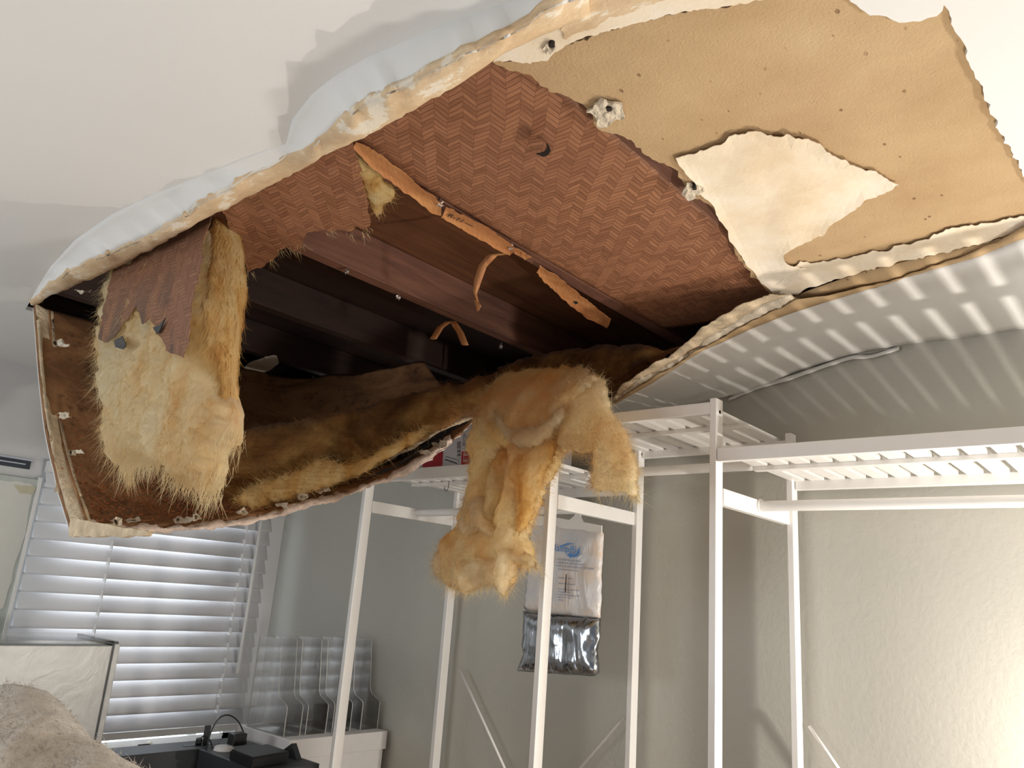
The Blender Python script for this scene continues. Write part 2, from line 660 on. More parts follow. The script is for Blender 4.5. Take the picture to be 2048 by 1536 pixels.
def mat_wood(name, c1, c2, axis=1):
    k = NT(name)
    sc = [14, 14, 14]; sc[axis] = 1.2
    a = k.noise(3, 5, .6, k.coords(tuple(sc)), .5)
    k.l(k.ramp(a, [(.3, c1), (.7, c2)]), k.b.inputs['Base Color'])
    k.b.inputs['Roughness'].default_value = .7
    k.l(k.bump(a, .3, .004), k.b.inputs['Normal'])
    return k.m
M_joist = mat_wood('aged_joist_wood', S((92, 58, 44)), S((126, 84, 64)))
M_deck = mat_wood('dark_board', S((80, 48, 26)), S((112, 68, 38)))
M_shadewood = mat_wood('shade_darkened_wood', S((40, 25, 20)), S((62, 38, 28)))  # wood colour darkened to carry the shade deep in the hole
M_flap = None


def mat_flap():
    k = NT('brown_backing_paper')
    a = k.noise(3.2, 6, .65, k.coords((1, 1, 2.2)), 1.2)
    col = k.ramp(a, [(.3, S((92, 60, 36))), (.5, S((142, 100, 64))), (.7, S((168, 124, 82)))])
    b = k.noise(26, 5, .7)
    col = k.mix(k.ramp(b, [(.56, (0, 0, 0, 1)), (.68, (.7, .7, .7, 1))]), col, S((56, 30, 16)))
    k.l(col, k.b.inputs['Base Color'])
    k.b.inputs['Roughness'].default_value = .85
    k.l(k.bump(k.noise(40, 5, .6), .5, .006), k.b.inputs['Normal'])
    return k.m
M_flap = mat_flap()
M_flapedge = simple('broken_board_edge', (214, 192, 160), .95, var=.22, nscale=35, bump=.9, bscale=120, bdist=.005)
M_chip = simple('reddish_droppings', (150, 84, 42), .8, var=.3, nscale=200)


def mat_slat():
    k = NT('blind_slat_white')
    k.b.inputs['Base Color'].default_value = S((232, 230, 230))
    k.b.inputs['Roughness'].default_value = .45
    tr = k.n('ShaderNodeBsdfTranslucent'); tr.inputs['Color'].default_value = S((230, 230, 235))
    ms = k.n('ShaderNodeMixShader'); ms.inputs[0].default_value = .10
    k.l(k.b.outputs[0], ms.inputs[1]); k.l(tr.outputs[0], ms.inputs[2])
    out = [q for q in k.t.nodes if q.type == 'OUTPUT_MATERIAL'][0]
    k.l(ms.outputs[0], out.inputs[0])
    k.l(k.bump(k.noise(12, 2, .5, k.coords((1, .2, 6))), .1, .002), k.b.inputs['Normal'])
    return k.m
M_slat = mat_slat()


def mat_clear(name, gloss=.10, tint=(.97, .98, .98, 1)):
    k = NT(name)
    t = k.n('ShaderNodeBsdfTransparent'); t.inputs[0].default_value = tint
    g = k.n('ShaderNodeBsdfGlossy'); g.inputs['Roughness'].default_value = .08
    fz = k.n('ShaderNodeFresnel'); fz.inputs[0].default_value = 1.45
    f = k.math('MINIMUM', k.math('ADD', k.math('MULTIPLY', fz.outputs[0], .6), gloss * .3), .5)
    ms = k.n('ShaderNodeMixShader')
    k.l(f, ms.inputs[0]); k.l(t.outputs[0], ms.inputs[1]); k.l(g.outputs[0], ms.inputs[2])
    k.l(k.bump(k.noise(20, 2), .02, .001), g.inputs['Normal'])
    out = [q for q in k.t.nodes if q.type == 'OUTPUT_MATERIAL'][0]
    k.l(ms.outputs[0], out.inputs[0])
    return k.m
M_acrylic = mat_clear('clear_acrylic', .05, (.985, .985, .98, 1))
M_acredge = simple('acrylic_edge_highlight', (206, 206, 200), .3)  # pale colour paints the highlight along the clear panels' edges
M_glass = mat_clear('window_glass', .05)


def mat_fleece():
    k = NT('beige_fleece')
    a = k.noise(14, 6, .7)
    k.l(k.ramp(a, [(.3, S((196, 180, 160))), (.7, S((228, 216, 200)))]), k.b.inputs['Base Color'])
    k.b.inputs['Roughness'].default_value = 1
    k.b.inputs['Sheen Weight'].default_value = .5
    b1 = k.bump(k.noise(22, 5, .65), .8, .02)
    k.l(k.bump(k.noise(260, 3, .7), .6, .004, b1), k.b.inputs['Normal'])
    return k.m
M_fleece = mat_fleece()


def mat_silver():
    k = NT('brushed_silver')
    a = k.noise(6, 5, .6)
    k.l(k.ramp(a, [(.3, S((154, 153, 150))), (.7, S((178, 177, 174)))]), k.b.inputs['Base Color'])
    k.b.inputs['Metallic'].default_value = .25
    k.b.inputs['Roughness'].default_value = .38
    k.l(k.bump(k.noise(9, 5, .6, dist=2.0), .12, .01), k.b.inputs['Normal'])
    return k.m
M_silver = mat_silver()


def mat_foil():
    k = NT('silver_foil')
    k.b.inputs['Base Color'].default_value = S((168, 172, 178))
    k.b.inputs['Metallic'].default_value = 1
    k.b.inputs['Roughness'].default_value = .16
    k.l(k.bump(k.noise(7, 2, .5, k.coords((2.2, 2.2, .5)), .8), .7, .02), k.b.inputs['Normal'])
    return k.m
M_foil = mat_foil()


def mat_bag():
    k = NT('milky_bag_film')
    sp = k.n('ShaderNodeSeparateXYZ'); k.l(k.tc.outputs['Object'], sp.inputs[0])
    a = k.noise(9, 4, .6)
    col = k.ramp(a, [(.35, S((206, 208, 214))), (.55, S((222, 218, 216))), (.7, S((226, 204, 182)))])
    k.l(col, k.b.inputs['Base Color'])
    k.b.inputs['Roughness'].default_value = .25
    k.l(k.bump(k.noise(15, 4, .6, k.coords((1.5, 1.5, .5)), .8), .5, .01), k.b.inputs['Normal'])
    return k.m
M_bag = mat_bag()
M_blue = simple('blue_print', (84, 140, 206), .5)
M_greyprint = simple('grey_blue_print', (138, 150, 178), .6)
M_ink = simple('dark_ink', (46, 40, 46), .7)
M_red = simple('red_carton', (190, 30, 48), .5)
M_carton = simple('white_carton', (222, 220, 226), .6, var=.02)
M_cardw = simple('white_cardboard', (226, 222, 220), .65, var=.02)
M_sheet = simple('paper_sheet', (222, 220, 212), .8, var=.02)
M_frame = simple('grey_board_frame', (190, 196, 190), .6)
M_tape = simple('masking_tape', (206, 198, 170), .7)
M_dark = simple('vent_recess', (60, 66, 74), .7)
M_ventlip = simple('vent_lip', (190, 196, 204), .4)

# ------------------------------------------------------------------ room
CZ = 2.25
YB, XW = 2.235, -3.46
XR, YN = 1.7, -1.9
HZ = 2.262


def wall(name, lo, hi, mat):
    return tag(box(name, lo, hi, mat, bevel=0), kind='structure')
wall('floor', (XW - .1, YN, -.1), (XR, YB + .1, 0), M_floor)
wall('wall_back', (XW - .1, YB, 0), (XR, YB + .1, 2.62), M_wall)
# window wall with opening
WY0, WY1, WZ0, WZ1 = 1.12, 2.14, .74, 1.86
bm = bmesh.new()
add_box(bm, (XW - .1, YN, 0), (XW, WY0, 2.62)); add_box(bm, (XW - .1, WY1, 0), (XW, YB + .1, 2.62))
add_box(bm, (XW - .1, WY0, 0), (XW, WY1, WZ0)); add_box(bm, (XW - .1, WY0, WZ1), (XW, WY1, 2.62))
tag(from_bm('wall_left', bm, M_wwall), kind='structure')
wall('wall_right', (XR, YN, 0), (XR + .1, YB + .1, 2.62), M_wall)

# ---- ceiling with the opening torn in it
def cpx(l, z=CZ):
    return [P(a, b, z=z) for a, b in l]
S_line = [(60, 603), (72, 580), (100, 535), (150, 480), (225, 428), (300, 392), (400, 352), (470, 322), (530, 300), (572, 288), (584, 240), (622, 190), (672, 150), (740, 112), (800, 86), (880, 52), (960, 24), (1040, -4), (1110, -26), (1180, -46)]
B_line = [(62, 606), (74, 598), (100, 570), (135, 545), (200, 518), (270, 488), (340, 455), (400, 410), (430, 395), (480, 362), (560, 322), (600, 304), (640, 287), (668, 262), (692, 238), (722, 214), (800, 180), (860, 148), (940, 108), (1010, 78), (1060, 48), (1084, 24), (1130, 8), (1180, -12)]
E_line = [(66, 612), (78, 606), (105, 588), (180, 560), (250, 527), (300, 500), (340, 479), (420, 433), (470, 408), (560, 362), (640, 316), (700, 287), (760, 258), (840, 212), (920, 167), (985, 125), (1010, 108), (1060, 84), (1110, 60), (1180, 36)]
R_line = [(1490, -12), (1560, -22), (1640, -16), (1690, -2), (1720, 18), (1756, 32), (1800, 42), (1840, 42), (1872, 32), (1886, 22), (1893, 8), (1898, 22), (1908, 55), (1926, 90), (1950, 150), (1975, 205), (2000, 258), (2020, 300), (2050, 352), (2075, 392)]


def xy(l):
    return [(p.x, p.y) for p in l]
S3 = xy(cpx(S_line))
far = [(-2.66, 2.05), (-2.4, 2.09), (-1.9, 2.10), (-1.62, 2.12), (-1.58, YB)]
topn = xy(cpx([(1180, -46), (1240, -60), (1330, -50), (1420, -25), (1490, -12)]))
R3 = xy(cpx(R_line[1:]))
Rr = rag(R3, .006, .008, 3, closed=False)
hole = [Vector(p) for p in S3] + [Vector(p) for p in topn[1:]] + Rr + [Vector((-.155, 1.62)), Vector((-.155, YB))]
poly = [Vector((XR, YB)), Vector((XR, YN)), Vector((XW, YN)), Vector((XW, YB)), Vector((-1.58, YB)), Vector((-1.62, 2.12)), Vector((-1.9, 2.10)), Vector((-2.4, 2.09)), Vector((-2.66, 2.05)), Vector((-2.67, .70))] + hole
v2, fs, D = fill(poly, .12)


def cz(x, y):
    # the sheets hang a touch unevenly
    return CZ + .004 * noise.noise(Vector((x * 1.3, y * 1.3, 0)))
vs = [Vector((v.x, v.y, CZ)) for v in v2]
vs, fs = thicken(vs, fs, (0, 0, .012))
ceiling = tag(from_data('ceiling', vs, fs, M_ceil), kind='structure')

# near lip: the sheet droops towards the opening and turns its painted face away from the lamp
def zB(px):
    return lerp_list([30, 100, 200, 330, 430, 500, 575, 620, 700, 820, 960, 1080, 1180], [2.250, 2.232, 2.212, 2.205, 2.215, 2.238, 2.243, 2.222, 2.192, 2.184, 2.190, 2.215, 2.24], px)
rowS = [P(a, b, z=CZ) for a, b in S_line]
Bd = rag(B_line, 5, 7, 11, closed=False)
rowB = [P(a.x, a.y, z=zB(a.x) - .018 * max(0, fbm((a.x / 38, 0, 3), 4)) * min(1, (2.25 - zB(a.x)) / .02)) for a in Bd]
n = 150
rs, rb = resample(rowS, n), resample(rowB, n)
mids = []
for t in (.2, .4, .6, .8):
    mids.append([a.lerp(b, t) + Vector((0, 0, -(b.z - CZ) * (t ** 1.6 - t) * -1.0)) for a, b in zip(rs, rb)])
grid = [rs] + mids + [rb]
sheet('drooping_lip', grid, M_ceil, (0, 0, .010), ceiling)
Ed = rag(E_line, 4, 6, 5, closed=False)
rowE = [P(a.x, a.y, z=zB(a.x) + .004) for a in Ed]
re_ = resample(rowE, n)
rb2 = [v + Vector((0, -.004, .0015)) for v in rb]
g = []
for t in (0, .25, .5, .75, 1):
    g.append([a.lerp(b, t) + Vector((0, 0, -.004 * math.sin(math.pi * t) + .002 * fbm((a.x * 14, t * 2, 2)))) for a, b in zip(rb2, re_)])
tag(sheet('torn_edge', g, M_strip, (0, 0, .012), ceiling), label='torn tan and cream drywall edge along the near side of the hole')

# stripped panel: ceiling board whose painted face has come away
pan_out = [(985, 125), (1040, 120), (1110, 100), (1200, 66), (1320, 35), (1400, 18), (1500, 0), (1560, -30), (1700, -30), (1800, 20), (1893, 5), (1930, 70), (1980, 190), (2030, 300), (2080, 380), (2100, 450), (2000, 480), (1860, 515), (1700, 545), (1570, 575), (1540, 592), (1512, 555), (1480, 520), (1462, 480), (1450, 452), (1430, 420), (1408, 402), (1385, 392), (1368, 378), (1362, 360), (1340, 335), (1300, 312), (1262, 282), (1232, 268), (1205, 262), (1182, 240), (1172, 215), (1130, 190), (1100, 182), (1070, 160), (1040, 142), (1012, 138)]


def panz(px, py):
    return 2.256 + .004 * noise.noise(Vector((px / 300, py / 300, 0)))
panel = patch('drywall_panel', pan_out, lambda a, b, d: P(a, b, z=panz(a, b)), M_tan, (0, 0, .011), step=26, amp=7, rstep=7, seed=2)
tag(panel, 'tan stripped drywall ceiling board with its white face torn off, right of the hole', 'drywall board')


def torn(name, out, z, mat, amp=6, seed=1, step=18, label=None, th=.0012, curl=0.0, parent=panel, skip=None):
    def fn(a, b, d):
        zz = z(a, b) if callable(z) else z
        return P(a, b, z=zz - curl * max(0, 1 - d / 26) ** 2)
    o = patch(name, out, fn, mat, (0, 0, th), parent, step=step, amp=amp, rstep=6, seed=seed, skip=skip)
    if label: o['label'] = label
    return o
torn('torn_paper', [(1352, 318), (1400, 302), (1440, 290), (1470, 270), (1510, 264), (1560, 274), (1610, 278), (1660, 305), (1700, 330), (1745, 344), (1780, 360), (1798, 370), (1786, 380), (1730, 404), (1700, 428), (1670, 446), (1650, 470), (1600, 492), (1565, 512), (1575, 530), (1612, 538), (1575, 572), (1545, 588), (1512, 552), (1484, 520), (1462, 482), (1448, 450), (1422, 412), (1398, 385), (1385, 362), (1368, 342)],
     lambda a, b: 2.2525 - .006 * max(0, noise.noise(Vector((a / 90, b / 90, 3)))), M_paper, 6, 3, 14, 'cream patch of paper left on the tan board', curl=.004)
torn('paper_strip', [(1540, 592), (1565, 560), (1600, 524), (1640, 524), (1701, 514), (1770, 500), (1838, 483), (1911, 456), (2000, 444), (2040, 432), (2075, 430), (2075, 446), (2040, 460), (1975, 484), (1900, 502), (1838, 516), (1724, 543), (1650, 566), (1600, 585), (1560, 600)],
     2.2515, M_paper, 5, 7, 14, 'pale paper strip along the far side of the tan board', curl=.002)
# cream band between the lip and the panel, upper middle
torn('cream_band', [(985, 124), (1018, 98), (1080, 62), (1115, 40), (1160, 20), (1200, -14), (1480, -60), (1600, -50), (1530, 0), (1480, 8), (1400, 18), (1320, 36), (1200, 66), (1130, 90), (1095, 118), (1060, 128), (1020, 122)],
     2.2495, M_paper, 5, 9, 16, 'cream torn band beside the near edge of the hole')
torn('tan_core', [(1084, 26), (1150, 4), (1200, -20), (1330, -60), (1500, -60), (1400, -20), (1300, 8), (1215, 40), (1165, 66), (1130, 82), (1122, 60), (1128, 40), (1105, 36)],
     2.247, M_strip, 6, 12, 14, 'rough tan core showing through')
# crumbled screw spots
for i, (cx, cy, rr) in enumerate([(1215, 226, 34), (1100, 98, 14), (1386, 384, 20)]):
    ring = [(cx + rr * (1 + .25 * math.sin(k * 2.3 + i)) * math.cos(k * math.pi / 6), cy + rr * .75 * (1 + .25 * math.cos(k * 1.7)) * math.sin(k * math.pi / 6)) for k in range(12)]
    torn('crumbled_gypsum', ring, lambda a, b: 2.247 + .006 * fbm((a / 12, b / 12, 1), 3), M_gyp, 6, 20 + i, 5, 'white crumbled gypsum around a screw', th=.004)
    c = P(cx + 3, cy - 6, z=2.243)
    bm = bmesh.new()
    add_tube(bm, [c, c + Vector((0, 0, .012))], .0045, 10)
    s_ = tag(from_bm('drywall_screw', bm, M_hole, panel), label='rusty screw head')

# far strip of ceiling sagging between the opening and the back wall
def V(*a): return Vector(a)
wallrow = [V(-1.9, YB, 2.10), V(-1.6, YB, 2.12), V(-1.084, YB, 2.161), V(-.97, YB, 2.185), V(-.85, YB, 2.215), V(-.74, YB, 2.236), V(-.636, YB, 2.249), V(-.445, YB, 2.25), V(-.15, YB, 2.25)]
midrow = [V(-1.9, 2.13, 2.09), V(-1.6, 2.12, 2.105), V(-1.15, 2.14, 2.15), V(-.97, 2.15, 2.18), V(-.85, 2.15, 2.215), V(-.74, 2.13, 2.235), V(-.63, 2.12, 2.248), V(-.44, 2.1, 2.25), V(-.15, 2.1, 2.25)]


def zL(px):
    return lerp_list([1100, 1228, 1300, 1380, 1450, 1520, 1640, 1760, 2100], [2.03, 2.06, 2.095, 2.14, 2.18, 2.215, 2.242, 2.249, 2.25], px)
L_line = [(1150, 842), (1228, 808), (1300, 768), (1340, 742), (1380, 716), (1410, 698), (1440, 686), (1500, 658), (1570, 630), (1650, 604), (1720, 583), (1800, 556), (1860, 540), (1960, 512), (2020, 486), (2090, 462)]
Ld = rag(L_line, 3, 6, 8, closed=False)
edgerow = [P(a.x, a.y, z=zL(a.x)) for a in Ld]
nn = 120
a_, b_, c_ = resample(smooth_pts(wallrow), nn), resample(smooth_pts(midrow), nn), resample(edgerow, nn)
# match by x so the sheet is not sheared
def by_x(row, xs):
    row = sorted(row, key=lambda v: v.x)
    return [Vector((x, lerp_list([v.x for v in row], [v.y for v in row], x), lerp_list([v.x for v in row], [v.z for v in row], x))) for x in xs]
xs = [-1.62 + (1.62 - .15) * i / (nn - 1) for i in range(nn)]
a_, b_, c_ = by_x(a_, xs), by_x(b_, xs), by_x(c_, xs)
g = []
for t in (0, .33, .66):
    g.append([p.lerp(q, t) for p, q in zip(a_, b_)])
for t in (0, .15, .3, .45, .6, .75, .9, 1):
    g.append([p.lerp(q, t) + Vector((0, 0, .010 * math.sin(math.pi * t) * max(0, noise.noise(Vector((p.x * 4, t * 2, 5)))) - .012 * math.exp(-((t - .25) / .16) ** 2) * max(0, min(1, (-.5 - p.x) / .3)))) for p, q in zip(b_, c_)])
for r in g[:3]:
    for v in r:
        v.z += .006 * noise.noise(Vector((v.x * 9, v.y * 9, 4)))
cstrip = sheet('sagging_strip', g, M_ceil, (0, 0, .012), ceiling)
# loose painted tape curling down over the wall
tl = [(1458, 797), (1520, 772), (1580, 756), (1640, 734), (1700, 714), (1745, 712), (1800, 694)]
gt = []
for k, (dy, dz) in enumerate([(0, .006), (-.005, 0), (-.008, -.005), (-.004, -.010)]):
    gt.append([P(a, b, y=2.231) + Vector((0, dy, dz + .006 * noise.noise(Vector((a / 40, k, 1))))) for a, b in tl])
sheet('curled_tape', [resample(smooth_pts(r), 50) for r in gt], M_ceil, (0, 0, .0015), ceiling)
# cracks in the far strip
for cr in ([(1596, 728), (1620, 717), (1650, 708), (1672, 698)], [(1465, 776), (1490, 762), (1530, 744)], [(1440, 714), (1452, 700)]):
    pts = []
    for a, b in cr:
        pts.append(P(a, b, y=2.10))
    # drop on to the sheet below
    ...

# ragged edge layers on the far side of the opening
U_line = [(1222, 800), (1240, 776), (1270, 752), (1300, 732), (1335, 714), (1368, 694), (1384, 676), (1400, 660), (1440, 634), (1470, 618), (1500, 604), (1540, 590)]
M1_line = [(1224, 803), (1262, 772), (1300, 748), (1340, 728), (1382, 702), (1410, 682), (1450, 655), (1490, 630), (1530, 606), (1580, 590)]
M2_line = [(1226, 806), (1290, 768), (1340, 738), (1390, 706), (1440, 680), (1500, 648), (1560, 616), (1600, 600)]
def rowat(l, dz, amp=4, seed=0, st=6):
    d = rag(l, amp, st, seed, closed=False)
    return [P(a.x, a.y, z=zL(a.x) + dz) for a in d]
torn_edge_far = empty('broken_drywall_rim', (-1.0, 1.8, 2.2))
tag(torn_edge_far, 'layered broken drywall rim along the far side of the hole beside the slatted shadows', 'drywall rim')
n = 110
u, m1, m2 = resample(rowat(U_line, .012, 4, 1), n), resample(rowat(M1_line, .004, 5, 2), n), resample(rowat(M2_line, .002, 4, 3), n)
sheet('backing_paper', [u, [p.lerp(q, .5) + V(0, 0, -.003) for p, q in zip(u, m1)], m1], M_flapedge, (0, 0, .003), torn_edge_far)['label'] = 'beige paper layer'
gm = []
for t in (0, .2, .4, .6, .8, 1):
    gm.append([p.lerp(q, t) + V(0, 0, -.006 * math.sin(math.pi * t) + .005 * fbm((p.x * 60, t * 5, 1), 3)) for p, q in zip(m1, m2)])
sheet('gypsum_core', gm, M_gyp, (0, 0, .006), torn_edge_far)['label'] = 'cream fibrous gypsum core'
e0 = [(1226, 806), (1290, 766), (1340, 737), (1390, 705), (1440, 679), (1500, 644), (1560, 618), (1592, 600), (1650, 592), (1700, 580), (1747, 572), (1800, 556), (1861, 534), (1910, 520), (1952, 503), (2000, 482), (2070, 440)]
c1 = resample(rowat(e0, -.008, 3, 14), n)
c2 = resample([P(a, b + 1, z=zL(a) - .001) for a, b in L_line[1:]], n)
sheet('tan_layer', [c1, [p.lerp(q, .5) + V(0, 0, -.003 + .002 * fbm((p.x * 20, 1, 1), 2)) for p, q in zip(c1, c2)], c2], M_tan, (0, 0, .002), torn_edge_far)['label'] = 'tan layer of the rim'
# upper tan leaf above the crack
w0 = [(1560, 606), (1600, 588), (1650, 570), (1724, 545), (1838, 517), (1975, 485), (2075, 452)]
w1 = [(1570, 622), (1600, 604), (1650, 596), (1700, 584), (1747, 577), (1861, 539), (1952, 509), (2070, 452)]
c1 = resample([P(a, b, z=2.252) for a, b in w0], 80)
c2 = resample([P(p.x, p.y, z=2.245) for p in rag(w1, 3, 6, 31, closed=False)], 80)
sheet('tan_layer', [c1, [p.lerp(q, .5) + V(0, 0, -.001) for p, q in zip(c1, c2)], c2], M_tan, (0, 0, .002), torn_edge_far)
sheet('dark_gap_lining', [[v + V(0, -.03, .016) for v in c2], [v + V(0, .03, .016) for v in c2]], M_deck, (0, 0, .002), torn_edge_far)

# ------------------------------------------------------------------ above the ceiling
tag(box('trim_1', (-1.56, -.6, 2.385), (XR, YB + .1, 2.405), M_deck, bevel=0), kind='structure', label='brown boards above the joists')
tag(box('trim_5', (XW - .1, -.6, 2.385), (-1.56, YB + .1, 2.405), M_shadewood, bevel=0), kind='structure', label='boards above the joists, coloured dark for the shade deep in the hole')
tag(box('trim_2', (-.95, YB - .012, 2.264), (XR, YB - .002, 2.384), M_deck, bevel=0), kind='structure', label='added dark board hiding the lit wall at the back of the joist bays')  # added dark boards cover the lit wall above the ceiling
tag(box('trim_3', (XW, YB - .012, 2.19), (-.95, YB - .002, 2.384), M_shadewood, bevel=0), kind='structure', label='added dark board hiding the lit wall at the back of the joist bays, left length')
tag(box('trim_4', (XW - .1, .20, 2.264), (XR, .215, 2.384), M_deck, bevel=0), kind='structure', label='added dark board blocking light at the near end of the joist bays')  # unseen board added to keep stray light out of the bays
joists = []
jlabels = {-2.48: 'dark ceiling joist deep in the hole, furthest left', -2.02: 'shadowed ceiling joist behind the hanging insulation strip',
           -1.565: 'reddish bare wooden ceiling joist crossing the middle of the hole', -1.115: 'wooden ceiling joist hidden behind the torn kraft flange',
           -.655: 'ceiling joist above the tan board'}
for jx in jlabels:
    o = box('ceiling_joist', (jx - .02, .25, 2.272), (jx + .02, YB - .01, 2.383), M_shadewood if jx < -2 else M_joist, bevel=.002)  # left joists have the shade painted into their colour
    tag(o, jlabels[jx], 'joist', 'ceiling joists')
    joists.append(o)

# big kraft-faced batt right of the joist
def kz(x, y):
    return 2.262 - .005 * math.sin(max(0, min(1, (x + 1.095) / .42)) * math.pi) + .003 * noise.noise(V(x * 6, y * 4, 0))
batt = empty('insulation_batt', (-.88, 1.2, 2.27))
tag(batt, 'big brown herringbone kraft-faced insulation batt filling the bay beside the tan board', 'insulation batt', 'insulation batts')
g = []
for i in range(60):
    y = .60 + (1.86 - .60) * i / 59
    row = []
    for j in range(26):
        x = -1.098 + (.425) * j / 25
        z = kz(x, y) + .012
        row.append(V(x, y, z))
    g.append(row)
sheet('kraft_facing', g, M_kraft, (0, 0, .0012), batt)
box('wool_core', (-1.09, .61, 2.278), (-.68, 1.85, 2.375), M_woolbrown, batt, bevel=.01)
# small tear in the facing with its lifted lip
patch('facing_tear', [(1072, 308), (1080, 306), (1088, 304), (1094, 296), (1092, 286), (1098, 292), (1101, 302), (1096, 311), (1086, 314)], lambda a, b, d: P(a, b, z=2.2565), M_black, (0, 0, .001), batt, step=5)['label'] = 'dark tear in the kraft facing'
patch('torn_lip', [(1052, 276), (1068, 272), (1084, 280), (1092, 290), (1090, 300), (1080, 306), (1068, 300)], lambda a, b, d: P(a, b, z=2.262 - .006 - .00025 * max(0, a - 1055)), M_kraft, (0, 0, .001), batt, step=6)['label'] = 'lifted lip of the tear'
# folded flange stapled under the joist, in torn lengths
fl = [[(712, 284), (748, 300), (790, 332), (838, 372), (884, 408), (882, 432), (866, 428), (820, 392), (770, 356), (728, 320), (706, 296)],
      [(892, 415), (930, 432), (980, 458), (1022, 486), (1030, 500), (1020, 510), (990, 498), (950, 474), (910, 450), (882, 436)],
      [(1026, 494), (1050, 505), (1064, 516), (1050, 520), (1030, 508)],
      [(1080, 530), (1110, 552), (1150, 582), (1190, 614), (1222, 638), (1214, 656), (1180, 640), (1140, 610), (1105, 580), (1072, 545)]]
for i, q in enumerate(fl):
    f_ = patch('kraft_flange', q, lambda a, b, d: P(a, b, z=2.262 - .004 * max(0, 1 - d / 8)), M_flange, (0, 0, .0012), batt, step=7, amp=3, rstep=5, seed=40 + i)
    f_['label'] = 'torn light brown flange strip folded under the joist'
# dangling torn strip
dp = [(1010, 505), (985, 508), (965, 530), (955, 560), (950, 585), (955, 600)]
left = [P(a - 8, b, z=2.26) for a, b in dp]
rows = []
for k, (a, b) in enumerate(dp):
    w_ = [10, 9, 8, 7, 4, 2][k]
    yy = 1.215 + .004 * k
    rows.append([P(a - w_, b, y=yy), P(a, b + 4, y=yy - .006), P(a + w_, b + 3, y=yy + .004)])
sheet('dangling_strip', [resample(r, 7) for r in loft(rows, 3, 5, False)], M_flange, (0, .0012, 0), batt)['label'] = 'curled strip of kraft paper dangling'
rows = [[P(948, 598, y=1.24), P(953, 597, y=1.24)], [P(951, 612, y=1.245), P(962, 612, y=1.24)], [P(953, 622, y=1.25), P(957, 622, y=1.25)]]
sheet('dangling_strip', loft(rows, 3, 4, False), M_flange, (0, .001, 0), batt)
# printed rating on the flange
def text_mesh(name, s, size, mat, loc, xdir, ydir, parent, ext=.0003, align='LEFT'):
    cu = bpy.data.curves.new(name, 'FONT')
    cu.body = s; cu.size = size; cu.extrude = ext; cu.align_x = align; cu.resolution_u = 2
    o = bpy.data.objects.new(name, cu)
    COL.objects.link(o)
    bpy.context.view_layer.update()
    me = bpy.data.meshes.new_from_object(o)
    bpy.data.objects.remove(o)
    xd = Vector(xdir).normalized(); yd = Vector(ydir); yd = (yd - xd * yd.dot(xd)).normalized(); zd = xd.cross(yd)
    R4 = Matrix(((xd.x, yd.x, zd.x, loc[0]), (xd.y, yd.y, zd.y, loc[1]), (xd.z, yd.z, zd.z, loc[2]), (0, 0, 0, 1)))
    me.transform(R4)
    return link(name, me, mat, parent)
a0, a1 = P(893, 432, z=2.2585), P(950, 458, z=2.2585)
b0 = P(897, 421, z=2.2585)
text_mesh('printed_rating', 'R-11 —', .021, M_ink, a0, a1 - a0, b0 - a0, batt)

# smaller kraft piece, ragged at its far end
bl = empty('insulation_batt', (-1.3, .85, 2.27))
tag(bl, 'small ragged kraft-faced insulation piece tucked behind the near edge of the hole', 'insulation batt', 'insulation batts')
patch('kraft_facing', [(440, 415), (520, 372), (640, 300), (700, 275), (708, 300), (720, 340), (734, 385), (738, 420), (736, 450), (728, 462), (715, 455), (700, 468), (668, 462), (640, 458), (612, 466), (604, 486), (590, 500), (575, 492), (560, 498), (545, 520), (520, 536), (496, 546), (486, 520), (470, 470)],
      lambda a, b, d: P(a, b, z=2.258 + .004 * noise.noise(V(a / 60, b / 60, 0))), M_kraft2 if False else M_kraft, (0, 0, .0012), bl, step=14, amp=7, rstep=6, seed=6)
def rel(amp, s, st=1.0, seed=0):
    return lambda a, b, c: amp * fbm((c.x * s, c.y * s, c.z * s * st + seed), 4)
vs, fs, fr = inflate_vf([(696, 290), (720, 305), (752, 335), (770, 360), (790, 385), (786, 398), (768, 402), (762, 430), (748, 425), (736, 400), (722, 352), (706, 312)], lambda a, b: P(a, b, z=2.275), (0, 0, -1), .02, .02, 26, 7, 5, 5, 3, rel(.008, 40))
f2 = fibres_vf([random.choice(fr) for _ in range(260)], [V(random.uniform(-1, 1), random.uniform(-.4, 1), random.uniform(-1, .3)) for _ in range(260)], .02, .0006, 3, .6, 4)
vs, fs = merge((vs, fs), f2)
raw('wool_core', vs, fs, M_woolside, bl)
# loose wool threads on the ragged kraft edge
rt = [P(random.uniform(500, 735), 0, z=2.26) for _ in range(1)]
edge_pts = [(735, 458), (728, 466), (700, 468), (660, 464), (600, 490), (575, 498), (560, 500), (545, 520), (500, 545), (590, 502)]
rts, drs = [], []
for a, b in edge_pts:
    for _ in range(8):
        rts.append(P(a + random.uniform(-8, 8), b + random.uniform(-4, 4), z=2.258)); drs.append(V(random.uniform(-.4, .4), random.uniform(.2, 1), -random.uniform(.3, 1)))
raw('torn_fibres', *fibres_vf(rts, drs, .022, .0005, 3, .4, 8), M_wool, bl)['kind'] = 'stuff'

